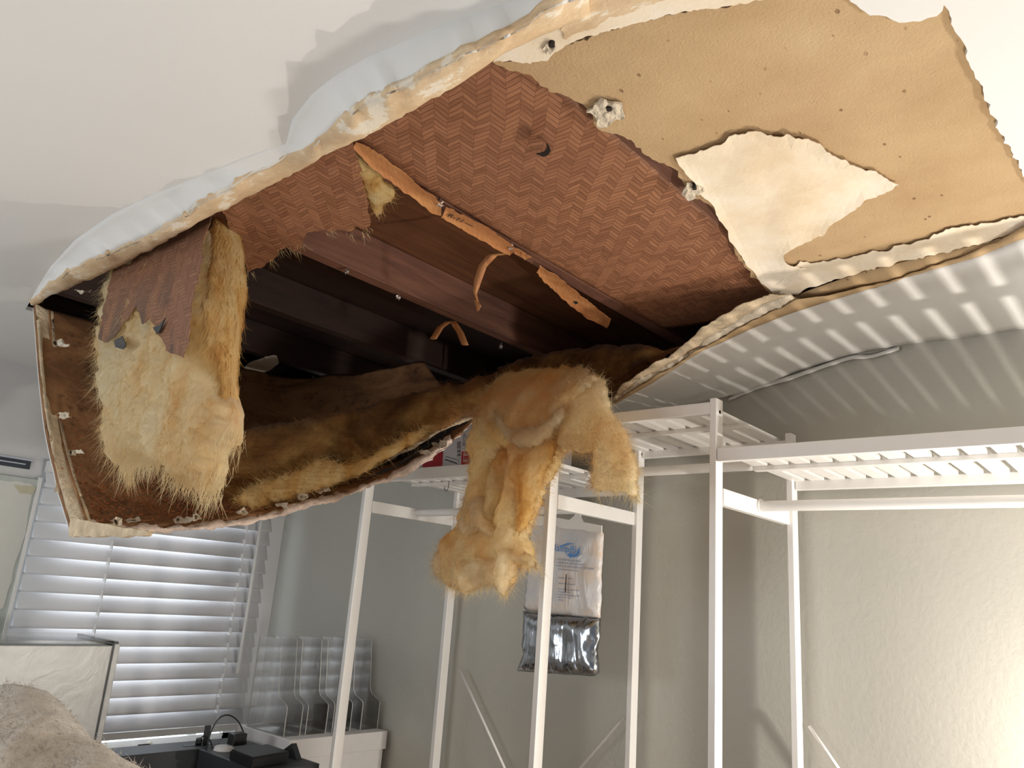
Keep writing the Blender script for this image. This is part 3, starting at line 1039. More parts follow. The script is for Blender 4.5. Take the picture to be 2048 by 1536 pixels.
# ---- hanging batt on the left
hb = empty('insulation_batt', (-1.7, .75, 2.25))
tag(hb, 'long insulation strip hanging at the left, herringbone paper above, pale wool tufts below', 'insulation batt', 'insulation batts')
YH = .715
def hang(a, b, d):
    c = P(a, b, y=YH)
    return c + V(0, -.012 - .012 * math.sin((2.25 - c.z) * 7) + .006 * noise.noise(V(c.x * 12, 0, c.z * 8)), 0)
patch('kraft_facing', [(240, 515), (300, 470), (400, 420), (440, 410), (432, 440), (424, 500), (418, 560), (408, 620), (398, 680), (388, 722), (372, 716), (352, 706), (344, 684), (332, 668), (322, 640), (308, 655), (296, 616), (284, 640), (262, 656), (250, 672), (236, 690), (219, 684), (222, 640), (230, 590), (236, 550)],
      hang, M_kraft2, (0, .0014, 0), hb, step=12, amp=5, rstep=6, seed=17)
for q, lab in (([(228, 682), (244, 672), (252, 690), (246, 698), (232, 694)], 1), ([(306, 655), (318, 650), (330, 636), (320, 660), (312, 668)], 2)):
    patch('charred_scrap', q, lambda a, b, d: P(a, b, y=YH - .03), M_dkgrey, (0, .002, 0), hb, step=8, amp=2, rstep=4, seed=lab)['label'] = 'blackened paper scrap'
# wool body
body_out = [(250, 540), (330, 500), (400, 440), (412, 470), (416, 560), (418, 640), (432, 700), (456, 760), (466, 820), (468, 860), (462, 900), (446, 890), (432, 905), (436, 930), (430, 968), (416, 990), (404, 962), (385, 952), (362, 965), (352, 940), (330, 925), (310, 930), (290, 905), (272, 925), (256, 938), (246, 925), (240, 900), (232, 860), (226, 800), (218, 740), (218, 690), (228, 620)]
def hbase(a, b):
    c = P(a, b, y=YH + .055)
    return c
vs, fs, fr = inflate_vf(body_out, hbase, (0, -1, 0), .058, .05, 34, 9, 6, 7, 21, lambda a, b, c: .024 * fbm((c.x * 22, 1, c.z * 8), 4) + .014 * fbm((c.x * 60, 3, c.z * 22), 3))
# tufts: drooping locks along the bottom
locks = []
rnd = random.Random(5)
for (a, b, l, cnt) in [(250, 930, .06, 60), (262, 945, .05, 60), (245, 890, .06, 60), (290, 930, .05, 70), (318, 945, .04, 50), (350, 960, .045, 90), (362, 975, .05, 70), (385, 965, .04, 70), (410, 985, .05, 80), (418, 1000, .045, 70), (430, 960, .035, 50), (446, 905, .035, 50), (460, 895, .035, 60), (300, 915, .05, 70), (275, 925, .05, 70), (395, 950, .04, 60)]:
    c = P(a, b - 14, y=YH + .03)
    lean = V(rnd.uniform(-.35, .35), 0, -1)
    rts = [c + V(rnd.uniform(-.016, .016), rnd.uniform(-.02, .03), rnd.uniform(-.01, .03)) for _ in range(cnt)]
    drs = [lean + V(rnd.uniform(-.3, .3), rnd.uniform(-.25, .25), rnd.uniform(-.2, .2)) for _ in range(cnt)]
    locks.append(fibres_vf(rts, drs, l, .0007, 5, .35, rnd.randint(0, 999)))
sel = [p for p in fr if p.z < 2.08]
rts = [rnd.choice(fr) + V(rnd.uniform(-.006, .006), rnd.uniform(-.003, .001), rnd.uniform(-.006, .006)) for _ in range(7000)]
drs = [V(rnd.uniform(-.8, .8), rnd.uniform(-.16, 0), -1 + rnd.uniform(-.5, .9)) for _ in rts]
locks.append(fibres_vf(rts, drs, .034, .00042, 4, .9, 77))
vs, fs = merge((vs, fs), *locks)
raw('wool_core', vs, fs, M_wool, hb)['label'] = 'pale yellow wool with drooping tufts'
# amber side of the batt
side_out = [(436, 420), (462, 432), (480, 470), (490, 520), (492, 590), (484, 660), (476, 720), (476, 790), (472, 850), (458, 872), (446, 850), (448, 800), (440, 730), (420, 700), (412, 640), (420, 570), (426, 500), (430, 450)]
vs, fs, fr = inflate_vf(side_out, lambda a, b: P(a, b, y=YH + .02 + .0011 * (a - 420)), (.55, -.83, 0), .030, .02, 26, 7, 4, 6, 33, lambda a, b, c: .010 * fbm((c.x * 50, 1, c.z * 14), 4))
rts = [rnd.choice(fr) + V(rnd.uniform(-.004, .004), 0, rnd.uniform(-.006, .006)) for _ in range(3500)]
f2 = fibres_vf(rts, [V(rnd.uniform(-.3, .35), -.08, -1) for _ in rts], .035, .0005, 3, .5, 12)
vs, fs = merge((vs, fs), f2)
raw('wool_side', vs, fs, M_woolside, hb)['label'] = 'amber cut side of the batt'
# stray lock at the left
lk = [P(214, 815, y=.80), P(220, 850, y=.80), P(236, 890, y=.79), P(252, 925, y=.78), P(262, 950, y=.77)]
lp = smooth_pts(lk, 10)
rts = [rnd.choice(lp) + V(rnd.uniform(-.006, .006), rnd.uniform(-.006, .006), 0) for _ in range(520)]
vf = fibres_vf(rts, [V(.25 + rnd.uniform(-.25, .25), rnd.uniform(-.2, .2), -1) for _ in rts], .045, .0008, 4, .3, 3)
rts2 = [lk[0] + V(rnd.uniform(-.006, .006), 0, rnd.uniform(-.01, 0)) for _ in range(60)]
vf2 = fibres_vf(rts2, [V(-1 + rnd.uniform(-.3, .5), 0, .5 + rnd.uniform(-.4, .4)) for _ in rts2], .035, .0007, 4, .3, 4)
raw('stray_lock', *merge(vf, vf2), M_wool, hb)

# ------------------------------------------------------------------ fallen board flap
flap = empty('fallen_drywall', (-2.3, 1.2, 1.9))
tag(flap, 'brown-backed drywall sheet sagging down at the left of the hole, littered with droppings', 'drywall sheet')
def yc(y):
    return y if y < 1.45 else 1.45 + (y - 1.45) * .5
def pp(l):   # (px,py,y)
    return [P(a, b, y=yc(y)) for a, b, y in l]
lowrow = pp([(150, 1062, .70), (200, 1052, .80), (300, 1048, .92), (400, 1046, 1.02), (500, 1034, 1.12), (600, 1010, 1.26), (700, 982, 1.42), (780, 950, 1.55), (850, 920, 1.68), (900, 884, 1.78), (960, 832, 1.88), (1010, 812, 1.95)])
hinge = [V(-2.64, .69, 2.255), V(-2.66, .9, 2.26), V(-2.67, 1.2, 2.26), V(-2.67, 1.4, 2.26), V(-2.62, 1.55, 2.26), V(-2.5, 1.65, 2.26), V(-2.3, 1.70, 2.26), V(-1.95, 1.71, 2.26)]
leftrow = pp([(70, 607, .69), (76, 680, .695), (82, 760, .70), (94, 850, .705), (112, 940, .71), (128, 1000, .71), (140, 1040, .71), (150, 1066, .70)])
n, m = 90, 46
lo = resample(smooth_pts(lowrow), n); hi = resample(smooth_pts(hinge), n); lf = resample(smooth_pts(leftrow), m)
g = []
for i in range(m):
    t = i / (m - 1)
    row = []
    dv = lf[i] - hi[0].lerp(lo[0], t)
    for j in range(n):
        s = j / (n - 1)
        p = hi[j].lerp(lo[j], t)
        p = p + dv * (1 - s) ** 2
        p.z -= .10 * math.sin(math.pi * t) * min(1, s * 4) * (0.35 + .65 * s) * (1 - .4 * s)
        p.z += .008 * fbm((p.x * 6, p.y * 6, 1), 3)
        if i == m - 1:
            p = p + V(.012, 0, -.004) * fbm((j * .7, 0, 0), 3)
        row.append(p)
    g.append(row)
flap_grid = g
sheet('backing_face', g, M_flap, (-.007, 0, -.009), flap)['label'] = 'brown paper inner face'
g2 = [[v + V(-.008, 0, -.010) for v in r] for r in g]
sheet('painted_face', g2, M_ceil, (-.002, 0, -.003), flap)['label'] = 'white painted outer face'
# near cut edge (thick beige band with an inner seam)
lf2 = resample(smooth_pts(pp([(100, 622, .72), (104, 690, .74), (106, 760, .745), (118, 850, .745), (140, 940, .74), (160, 1000, .73), (172, 1036, .72), (182, 1058, .71)])), m)
g = []
for t in (0, .2, .4, .6, .8, 1):
    g.append([p.lerp(q, t) + V(0, -.010 * math.sin(math.pi * t), .004 * fbm((p.z * 20, t * 4, 3), 3)) for p, q in zip(lf, lf2)])
sheet('cut_edge', g, M_flapedge, (.004, .008, 0), flap)['label'] = 'beige crumbly cut edge'
sm = [p + V(.006, -.004, .0) for p in lf2]
bm = bmesh.new(); add_tube(bm, sm, .0035, 6); from_bm('edge_seam', bm, M_flap, flap, True)
# bottom lip
lip_px = [(140, 1070, .695), (200, 1066, .79), (260, 1066, .87), (330, 1064, .95), (400, 1060, 1.01), (500, 1048, 1.11), (560, 1034, 1.19), (600, 1020, 1.25), (680, 998, 1.38), (740, 976, 1.47), (800, 956, 1.58), (850, 928, 1.67), (905, 884, 1.78)]
up_px = [(158, 1040, .70), (200, 1044, .80), (262, 1048, .88), (330, 1052, .95), (400, 1046, 1.02), (500, 1030, 1.12), (560, 1018, 1.2), (600, 1002, 1.26), (680, 982, 1.4), (740, 962, 1.5), (800, 938, 1.6), (850, 908, 1.69), (900, 872, 1.79)]
def ragy(l, amp, seed):
    o = rag([(a, b) for a, b, c in l], amp, 6, seed, closed=False)
    xs_ = [q[0] for q in l]; ys_ = [q[2] for q in l]
    return [P(p.x, p.y, y=yc(lerp_list(xs_, ys_, p.x))) for p in o]
r1, r2 = resample(ragy(lip_px, 4, 51), 160), resample(ragy(up_px, 7, 52), 160)
g = []
for t in (0, .25, .5, .75, 1):
    g.append([p.lerp(q, t) + V(.008 * math.sin(math.pi * t), -.008 * math.sin(math.pi * t), .006 * fbm((p.x * 40, p.y * 40, t * 4), 3)) for p, q in zip(r1, r2)])
sheet('broken_lip', g, M_gyppink, (-.010, .004, 0), flap)['label'] = 'pinkish white broken lower lip'
# beige corner chunk
patch('corner_chunk', [(138, 1032), (165, 1040), (200, 1046), (250, 1056), (300, 1062), (290, 1072), (220, 1073), (136, 1073)], lambda a, b, d: P(a, b, y=.69), M_flapedge, (0, .012, 0), flap, step=8, amp=3, rstep=5, seed=3)
# second broken leaf further back
r1 = resample(ragy([(650, 985, 1.42), (760, 930, 1.60), (820, 900, 1.68), (880, 864, 1.77), (930, 842, 1.84), (990, 824, 1.9)], 3, 61), 70)
r2 = resample(ragy([(655, 972, 1.44), (765, 916, 1.62), (826, 886, 1.70), (884, 850, 1.79), (930, 830, 1.86), (990, 814, 1.92)], 4, 62), 70)
sheet('broken_leaf', [r1, [p.lerp(q, .5) + V(.004, -.004, 0) for p, q in zip(r1, r2)], r2], M_flapedge, (-.008, .004, 0), flap)['label'] = 'pale edge of the inner broken leaf'
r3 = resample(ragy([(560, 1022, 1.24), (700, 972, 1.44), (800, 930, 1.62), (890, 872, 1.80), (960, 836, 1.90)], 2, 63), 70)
sheet('gap_shade', [r1, [p.lerp(q, .5) + V(-.02, .02, 0) for p, q in zip(r1, r3)], r3], M_black, (-.004, .003, 0), flap)['label'] = 'black sheet for the shade in the gap between the broken leaves'  # black sheet paints the shade between the two leaves
# torn paper curls on the edges
curls = [(120, 690, .72, 24, 12), (128, 830, .73, 26, 14), (150, 905, .73, 20, 9), (168, 582, .72, 30, 8), (270, 1040, .86, 26, 12), (232, 1042, .82, 14, 14), (366, 1040, .97, 34, 13), (392, 1036, 1.0, 22, 16), (486, 1024, 1.1, 18, 12), (600, 992, 1.26, 26, 14), (640, 980, 1.33, 30, 12), (880, 888, 1.76, 24, 14), (850, 905, 1.68, 30, 9), (566, 1010, 1.2, 20, 10), (112, 975, .705, 8, 22)]
for i, (a, b, y, w, h) in enumerate(curls):
    y = yc(y)
    rows = []
    for k in range(4):
        t = k / 3
        y_ = y - .016 * math.sin(t * 2.6)
        aa = a + (i % 3 - 1) * 5 * t
        rows.append([P(aa - w * (1 - t * .75), b - h * t + 5 * math.sin(i), y=y_), P(aa, b - h * t * 1.1 - 3, y=y_ - .006), P(aa + w * (1 - t * .5), b - h * t * .6 + 4 * math.cos(i * 2), y=y_)])
    rr = random.Random(i)
    pts_ = [(a + w * .8 * math.cos(q_ * .785) * rr.uniform(.35, 1.2), b + h * .6 * math.sin(q_ * .785) * rr.uniform(.4, 1.4)) for q_ in range(8)]
    patch('paper_curl', pts_, lambda u_, v_, d_: P(u_, v_, y=y - .012 - .008 * math.sin(d_ * .5 + u_ * .2)), M_gyp, (0, .0012, 0), flap, step=5, amp=5, rstep=3, seed=i)
# droppings heaped on it (uncountable)
rnd = random.Random(11)
vs, fs = [], []
cnt = 0
while cnt < 1500:
    t = rnd.gauss(.86, .09); s = rnd.gauss(.24, .12)
    if cnt % 4 == 0:
        t = rnd.uniform(.45, .98); s = rnd.uniform(.02, .5)
    if not (0.3 < t < .985 and 0.02 < s < .6): continue
    i, j = int(t * (m - 1)), int(s * (n - 1))
    p = flap_grid[i][j].lerp(flap_grid[min(i + 1, m - 1)][min(j + 1, n - 1)], rnd.random())
    p = p + V(.007, -.002, .007)
    L = rnd.uniform(.004, .015); r = rnd.uniform(.0008, .002)
    d = V(rnd.uniform(-1, 1), rnd.uniform(-1, 1), rnd.uniform(-.3, .6)).normalized()
    a = d.orthogonal().normalized(); b = d.cross(a)
    k = len(vs)
    for e, rr in ((-.5, r * .4), (0, r), (.5, r * .4)):
        for q in range(4):
            vs.append(p + d * L * e + (a * math.cos(q * 1.571) + b * math.sin(q * 1.571)) * rr)
    for e in (0, 4):
        for q in range(4):
            fs.append((k + e + q, k + e + (q + 1) % 4, k + e + 4 + (q + 1) % 4, k + e + 4 + q))
    fs.append((k, k + 1, k + 2, k + 3)); fs.append((k + 8, k + 9, k + 10, k + 11))
    cnt += 1
tag(raw('droppings', vs, fs, M_chip, None, False), 'reddish brown chips and droppings heaped on the fallen drywall sheet', 'debris', kind='stuff')

# dirty wool lying along the flap
wl = empty('insulation_batt', (-1.9, 1.4, 1.8))
tag(wl, 'dirty brown insulation lying along the inside of the fallen drywall sheet', 'insulation batt', 'insulation batts')
out = [(455, 870), (520, 852), (620, 838), (700, 820), (800, 795), (880, 775), (960, 756), (1000, 752), (1000, 800), (960, 822), (920, 842), (880, 858), (830, 888), (780, 915), (720, 950), (660, 975), (600, 990), (540, 1012), (500, 1022), (460, 1005), (430, 985), (432, 940)]
def wy(a): return yc(lerp_list([430, 560, 700, 850, 1000], [1.07, 1.24, 1.42, 1.66, 1.88], a))
vs, fs, fr = inflate_vf(out, lambda a, b: P(a, b, y=wy(a) + .02 + .0006 * (1000 - b) * 0), (.45, -.85, .25), .045, .03, 60, 9, 7, 7, 44, lambda a, b, c: .020 * fbm((c.x * 9, c.y * 9, c.z * 16), 5))
rts = [rnd.choice(fr) for _ in range(4000)]
vs, fs = merge((vs, fs), fibres_vf(rts, [V(rnd.uniform(-1, 1), rnd.uniform(-1, 1) - .1, rnd.uniform(-.4, .4)) for _ in rts], .035, .0005, 3, .8, 9))
raw('dirty_wool', vs, fs, M_woolbrown, wl)
out = [(470, 1000), (500, 975), (560, 955), (600, 940), (640, 920), (665, 918), (690, 930), (740, 915), (790, 885), (850, 850), (862, 852), (830, 885), (780, 915), (720, 946), (660, 972), (600, 990), (550, 1008), (500, 1020)]
vs, fs, fr = inflate_vf(out, lambda a, b: P(a, b, y=wy(a) - .03), (.45, -.85, .25), .022, .02, 22, 8, 6, 6, 45, lambda a, b, c: .010 * fbm((c.x * 20, c.y * 20, c.z * 20), 4))
rts = [rnd.choice(fr) for _ in range(3000)]
vs, fs = merge((vs, fs), fibres_vf(rts, [V(rnd.uniform(-1, 1), rnd.uniform(-1, 1) - .1, rnd.uniform(-.4, .4)) for _ in rts], .03, .0005, 3, .8, 10))
raw('yellow_wool', vs, fs, M_woolside, wl)['label'] = 'yellower wool along the lower edge'

# ------------------------------------------------------------------ central tuft
ct = empty('insulation_batt', (-1.25, 1.55, 2.1))
tag(ct, 'large orange-yellow clump of glass wool dangling in front of the closet rack', 'insulation batt', 'insulation batts')
YT = 1.50
def ty(b): return lerp_list([740, 800, 900, 1200], [1.72, 1.62, 1.52, 1.46], b)
def clump(name, out, dy, tf, tb, D0, nf, flen, seed, mat, amp=8, am2=.03, lab=None, step=8):
    rd = random.Random(seed)
    vs, fs, fr = inflate_vf(out, lambda a, b: P(a, b, y=ty(b) + dy), (.25, -1, -.1), tf, tb, D0, step, amp, 6, seed,
                            lambda a, b, c: am2 * (1 - 2 * abs(fbm((c.x * 7 + seed, c.y * 3, c.z * 3.5), 3))) * .6 + am2 * .45 * fbm((c.x * 22, seed, c.z * 12), 4))
    rts = [rd.choice(fr) + V(rd.uniform(-.004, .004), rd.uniform(-.004, .002), rd.uniform(-.004, .004)) for _ in range(int(nf * 1.3))]
    drs = []
    cx = sum(p.x for p in fr) / len(fr)
    for p in rts:
        drs.append(V((p.x - cx) * 2 + rd.uniform(-1, 1), -.15 + rd.uniform(-.25, .15), -.5 + rd.uniform(-1, 1)))
    # fringe round the silhouette
    oo = rag(out, amp, 6, seed)
    rt2, dr2 = [], []
    cpa = sum(q.x for q in oo) / len(oo); cpb = sum(q.y for q in oo) / len(oo)
    for q in oo:
        for _ in range(6):
            c = P(q.x + rd.uniform(-4, 4), q.y + rd.uniform(-4, 4), y=ty(q.y) + dy)
            rt2.append(c)
            e = P(q.x + (q.x - cpa) * .2, q.y + abs(q.y - cpb) * .15 + 8, y=ty(q.y) + dy) - c
            dr2.append(e.normalized() + V(rd.uniform(-.7, .7), rd.uniform(-.5, .5), rd.uniform(-.7, .4)))
    vs, fs = merge((vs, fs), fibres_vf(rts, drs, flen * .7, .00042, 4, 1.1, seed), fibres_vf(rt2, dr2, flen * .6, .0005, 4, 1.0, seed + 1))
    o = raw(name, vs, fs, mat, ct)
    if lab: o['label'] = lab
    return o
clump('wool_trunk', [(985, 800), (1060, 790), (1150, 800), (1160, 870), (1130, 910), (1115, 950), (1090, 975), (1080, 1010), (1068, 1040), (1056, 1070), (1060, 1090), (1075, 1130), (1050, 1138), (1034, 1130), (1032, 1150), (1012, 1190), (1004, 1194), (996, 1176), (975, 1168), (950, 1180), (935, 1188), (915, 1180), (895, 1165), (878, 1150), (878, 1120), (888, 1085), (912, 1055), (932, 1015), (942, 970), (946, 920), (942, 880), (952, 840)], 0, .06, .05, 60, 3200, .035, 101, M_woolorange, am2=.06)
clump('wool_foot', [(884, 1100), (898, 1086), (914, 1078), (930, 1092), (952, 1070), (972, 1088), (996, 1104), (1010, 1086), (1030, 1092), (1052, 1104), (1066, 1120), (1080, 1134), (1056, 1134), (1038, 1128), (1030, 1140), (1020, 1168), (1010, 1188), (998, 1172), (960, 1172), (935, 1184), (905, 1172), (880, 1150), (877, 1122)], -.03, .03, .04, 44, 1800, .03, 102, M_wool, am2=.06)
clump('wool_drape', [(982, 800), (1000, 828), (1022, 848), (1060, 856), (1100, 835), (1132, 788), (1130, 828), (1106, 864), (1072, 892), (1042, 896), (1015, 876), (993, 850)], -.085, .018, .02, 20, 900, .022, 106, M_wool, am2=.015)
clump('wool_twist', [(930, 1000), (950, 985), (975, 990), (992, 1010), (984, 1040), (1000, 1068), (985, 1080), (962, 1062), (950, 1080), (925, 1070), (915, 1055), (928, 1030)], -.05, .025, .03, 26, 900, .022, 107, M_wool, am2=.03)
clump('wool_fold', [(975, 770), (1010, 745), (1080, 738), (1160, 735), (1200, 752), (1180, 790), (1140, 830), (1120, 860), (1080, 885), (1050, 890), (1020, 870), (995, 845), (985, 860), (970, 880), (952, 860), (955, 820)], -.04, .05, .05, 46, 2000, .03, 103, M_woolorange, am2=.03)
clump('wool_lobe', [(1140, 770), (1190, 745), (1215, 770), (1222, 810), (1240, 850), (1262, 890), (1272, 920), (1278, 960), (1276, 1005), (1258, 990), (1240, 985), (1220, 978), (1200, 985), (1180, 968), (1190, 940), (1185, 905), (1160, 908), (1140, 900), (1120, 905), (1112, 860), (1125, 810)], -.01, .04, .04, 46, 2600, .035, 104, M_wool, am2=.03)
clump('wool_crease', [(1000, 890), (1040, 905), (1080, 885), (1110, 870), (1112, 910), (1090, 950), (1075, 1000), (1060, 1050), (1040, 1070), (1030, 1040), (1034, 990), (1020, 960), (1004, 1000), (988, 1050), (972, 1040), (975, 980), (985, 930)], -.045, .03, .03, 26, 1500, .03, 105, M_woolside, am2=.03)
root_out = [(985, 770), (1000, 735), (1060, 712), (1130, 700), (1210, 690), (1290, 690), (1330, 702), (1270, 735), (1225, 765), (1190, 770), (1100, 768)]
vs, fs, fr = inflate_vf(root_out, lambda a, b: P(a, b, y=1.76), (.1, -1, -.3), .03, .05, 26, 9, 6, 7, 61, lambda a, b, c: .012 * fbm((c.x * 15, c.y * 9, c.z * 16), 4))
raw('wool_root', vs, fs, M_woolbrown, ct)['label'] = 'dirty brown wool where the clump leaves the hole'
# brown ledge the clump comes off
tag(patch('kraft_scrap', [(955, 760), (1000, 742), (1100, 728), (1200, 718), (1300, 705), (1380, 690), (1330, 712), (1285, 742), (1250, 770), (1225, 800), (1215, 775), (1190, 752), (1100, 745), (1010, 765), (975, 790)], lambda a, b, d: P(a, b, y=1.86), M_flap, (0, .003, 0), step=14, amp=4, rstep=6, seed=70), 'dark brown paper hanging behind the dangling wool clump', 'kraft paper')

# V-shaped scraps, chips and nails on the joists
def strip3(name, pts, w, mat, y, label, cat):
    rows = [[P(a - w, b, y=y + .002 * k), P(a, b + 1, y=y + .002 * k - .004), P(a + w, b, y=y + .002 * k)] for k, (a, b) in enumerate(pts)]
    return tag(sheet(name, loft(rows, 5, 3, False), mat, (0, .001, 0)), label, cat)
strip3('paper_scrap', [(898, 642), (880, 655), (866, 678)], 7, M_flange, 1.42, 'left arm of two small brown paper scraps hanging from the bare joist', 'paper scrap')
strip3('paper_scrap', [(905, 642), (920, 665), (930, 690)], 7, M_flange, 1.42, 'right arm of two small brown paper scraps hanging from the bare joist', 'paper scrap')
tag(patch('gypsum_chunk', [(478, 745), (500, 728), (530, 718), (552, 716), (558, 728), (540, 742), (505, 752), (482, 758)], lambda a, b, d: P(a, b, z=2.262), M_gyp, (0, 0, .008), step=8, amp=3, rstep=5, seed=8), 'pale flake of gypsum stuck up in the dark of the hole', 'gypsum flake')
nails = [(1022, 494, 'paper-caught nail at the middle of the kraft flange'), (694, 543, 'bright nail under the bare joist nearest the camera'), (796, 594, 'bright nail halfway along the bare joist'), (1002, 693, 'nail far along the bare joist in the dark'), (1152, 604, 'dark nail in the far length of flange'), (880, 408, 'nail at the torn break in the flange'), (627, 757, 'small nail glinting deep in the dark left of the hole'), (712, 788, 'small nail glinting low in the dark')]
for i, (a, b, lb) in enumerate(nails):
    bm = bmesh.new()
    c = P(a, b, z=2.262 if b < 700 else 2.268)
    bmesh.ops.create_icosphere(bm, subdivisions=2, radius=.006, matrix=Matrix.Translation(c))
    for v in bm.verts:
        v.co += (v.co - c) * .9 * fbm((v.co.x * 300, v.co.y * 300, v.co.z * 300), 2)
    add_tube(bm, [c, c + V(0, 0, .013)], .0015, 6)
    tag(from_bm('nail', bm, M_steel if i != 4 else M_hole), lb, 'nail', 'nails in the joists')

# ------------------------------------------------------------------ closet rack
rack = empty('closet_rack', (-.9, 1.95, 0))
tag(rack, 'white slatted closet rack with posts and hanging rods along the back wall', 'clothes rack')
YF, YR_ = 1.725, 2.20
frames = [-2.20, -1.377, -.871, .36]
PW = .018
def post(x, y, zt):
    bm = bmesh.new()
    add_box(bm, (x - .004 - PW / 2, y, 0), (x - .004 + PW / 2, y + .036, zt), .0018)
    return from_bm('post', bm, M_white, rack)
for fx in frames:
    pf, pr = post(fx, YF, 2.013), post(fx + .012, YR_ - .036, 2.013)
    sr = box('side_rail', (fx - .012, YF + .036, 1.752), (fx + .008, YR_ - .036, 1.793), M_white, rack)
    for z_, y_ in ((1.775, 1.965), (1.98, YF + .018), (1.985, YR_ - .018)):
        c = V(fx + .0052 if y_ < 2.1 else fx + .0172, y_, z_)
        bm = bmesh.new(); add_tube(bm, [c, c + V(.0012, 0, 0)], .0045, 10)
        tag(from_bm('screw_hole', bm, M_hole, sr if z_ < 1.8 else (pf if y_ < 2.1 else pr), False), label='dark bolt hole')
bays = [(0, 1, 1.853, 1.892), (1, 2, 1.974, 2.004), (2, 3, 1.853, 1.886)]
for (i, j, z0, z1) in bays:
    xa, xb = frames[i] + .007, frames[j] - .013
    box('front_rail', (xa, YF, z0), (xb, YF + .018, z1), M_white, rack)
    box('rear_rail', (xa + .012, YR_ - .02, z0 - .002), (xb + .012, YR_ - .002, z1 - .008), M_white, rack)
    box('shelf_batten', (xa, 1.93, z1 - .022), (xb, 1.95, z1 - .010), M_white, rack)
    ns = max(1, round((xb - xa) / .0556))
    pit = (xb - xa) / ns
    for k in range(ns):
        bm = bmesh.new()
        add_box(bm, (xa + k * pit + .0015, YF + .018, z1 - .010), (xa + (k + 1) * pit - .0165, YR_ - .002, z1 + .002), .001)
        from_bm('slat', bm, M_white, rack)
    zr = 1.777 if j != 2 else 1.885
    yr = 1.965
    bm = bmesh.new(); add_tube(bm, [V(xa, yr, zr), V(xa + .012, yr, zr), V(xb - .012, yr, zr), V(xb, yr, zr)], .0135, 20)
    from_bm('rod', bm, M_white, rack, True)
    bm = bmesh.new(); add_tube(bm, [V(xa, yr, zr), V(xa + .006, yr, zr)], .019, 20)
    from_bm('rod_socket', bm, M_white, rack)
for a, b in (((920, 1340), (1020, 1560)), ((1258, 1425), (1140, 1560)), ((1618, 1452), (1700, 1570))):
    p, q = P(*a, y=2.195), P(*b, y=2.195)
    tube('cross_brace', [p, q], .0045, M_white, rack, 8)

# carton on the left shelf
bx = empty('carton', (-1.85, 1.9, 1.895))
tag(bx, 'white carton with red print and barcodes lying on the left rack shelf', 'carton')
CY = 1.765
cbody = box('carton_body', (-2.02, CY, 1.896), (-1.60, 2.12, 2.06), M_carton, bx, bevel=.002)
def onf(px, py): return P(px, py, y=CY - .0012)
def quad(name, l, mat, parent):
    vs = [onf(a, b) for a, b in l]
    vs, fs = thicken(vs, [(0, 1, 2, 3)], V(0, .001, 0))
    return from_data(name, vs, fs, mat, parent)
quad('red_print', [(845, 908), (886, 901), (884, 935), (845, 938)], M_red, cbody)
quad('red_print', [(923, 903), (940, 902), (938, 932), (922, 932)], M_red, cbody)
quad('label_patch', [(889, 900), (920, 905), (914, 935), (886, 935)], M_carton, cbody)
rnd = random.Random(3)
for k in range(12):
    y0 = 884 + k * 2.5
    w_ = rnd.uniform(.5, 1.7)
    quad('barcode', [(914, y0), (921, y0 - 1), (921, y0 - 1 + w_), (914, y0 + w_)], M_ink, cbody)
quad('printed_line', [(890, 918), (914, 926), (914, 928), (890, 920)], M_ink, cbody)
quad('printed_line', [(891, 912), (916, 919), (916, 920), (891, 913)], M_ink, cbody)
text_mesh('printed_text', 'UFCP', .022, M_greyprint, onf(931, 899) + V(0, -.001, 0), (0, 0, 1), (-1, 0, 0), cbody)
text_mesh('printed_text', 'FT', .030, M_carton, onf(936, 924) + V(0, -.001, 0), (0, 0, 1), (-1, 0, 0), cbody)

# S hook under the shelf
c = P(895, 968, y=1.90)
hk = [c + V(.006, 0, .012), c + V(.006, 0, 0), c + V(.004, 0, -.018), c + V(-.004, 0, -.024), c + V(-.012, 0, -.018), c + V(-.013, 0, -.008)]
tag(tube('wire_hook', smooth_pts(hk), .0012, M_dkgrey, None, 6), 'small dark wire hook hanging under the left rack shelf', 'hook')

# ------------------------------------------------------------------ hanging moisture bag
bag = empty('moisture_absorber_bag', (-1.5, 1.965, 1.75))
tag(bag, 'clear and silver moisture absorber bag on a white plastic hanger, hanging behind the rack post', 'bag')
YG = 1.965
def gp(a, b, y=YG): return P(a, b, y=y)
patch('bag_hanger', [(1062, 1030), (1118, 1036), (1138, 1040), (1148, 1032), (1152, 1024), (1156, 1018), (1162, 1019), (1161, 1034), (1166, 1044), (1203, 1051), (1203, 1066), (1150, 1061), (1062, 1050)], lambda a, b, d: gp(a, b, YG - .006), M_white, (0, .004, 0), bag, step=8)
hp = [gp(1159, 1024, YG - .004), gp(1159, 1012, YG - .010), V(-1.432, 1.945, 1.790), V(-1.432, 1.955, 1.7965), V(-1.432, 1.972, 1.796), V(-1.432, 1.984, 1.786)]
tube('hanger_hook', smooth_pts(hp), .0028, M_white, bag, 8)
up = [(1060, 1044), (1120, 1050), (1203, 1062), (1208, 1068), (1206, 1110), (1203, 1150), (1203, 1200), (1201, 1237), (1160, 1234), (1110, 1229), (1046, 1222), (1050, 1180), (1056, 1120), (1058, 1080)]
vs, fs, _ = inflate_vf(up, lambda a, b: gp(a, b), (.2, -1, 0), .016, .016, 40, 7, 1.5, 8, 4, rel(.003, 25, .5))
bup = from_data('bag_upper', vs, fs, M_bag, bag, True)
bup['label'] = 'milky clear upper pouch'
dn = [(1046, 1221), (1110, 1228), (1160, 1233), (1201, 1236), (1200, 1270), (1196, 1300), (1198, 1345), (1190, 1352), (1120, 1348), (1034, 1342), (1036, 1334), (1046, 1308), (1044, 1290), (1046, 1250)]
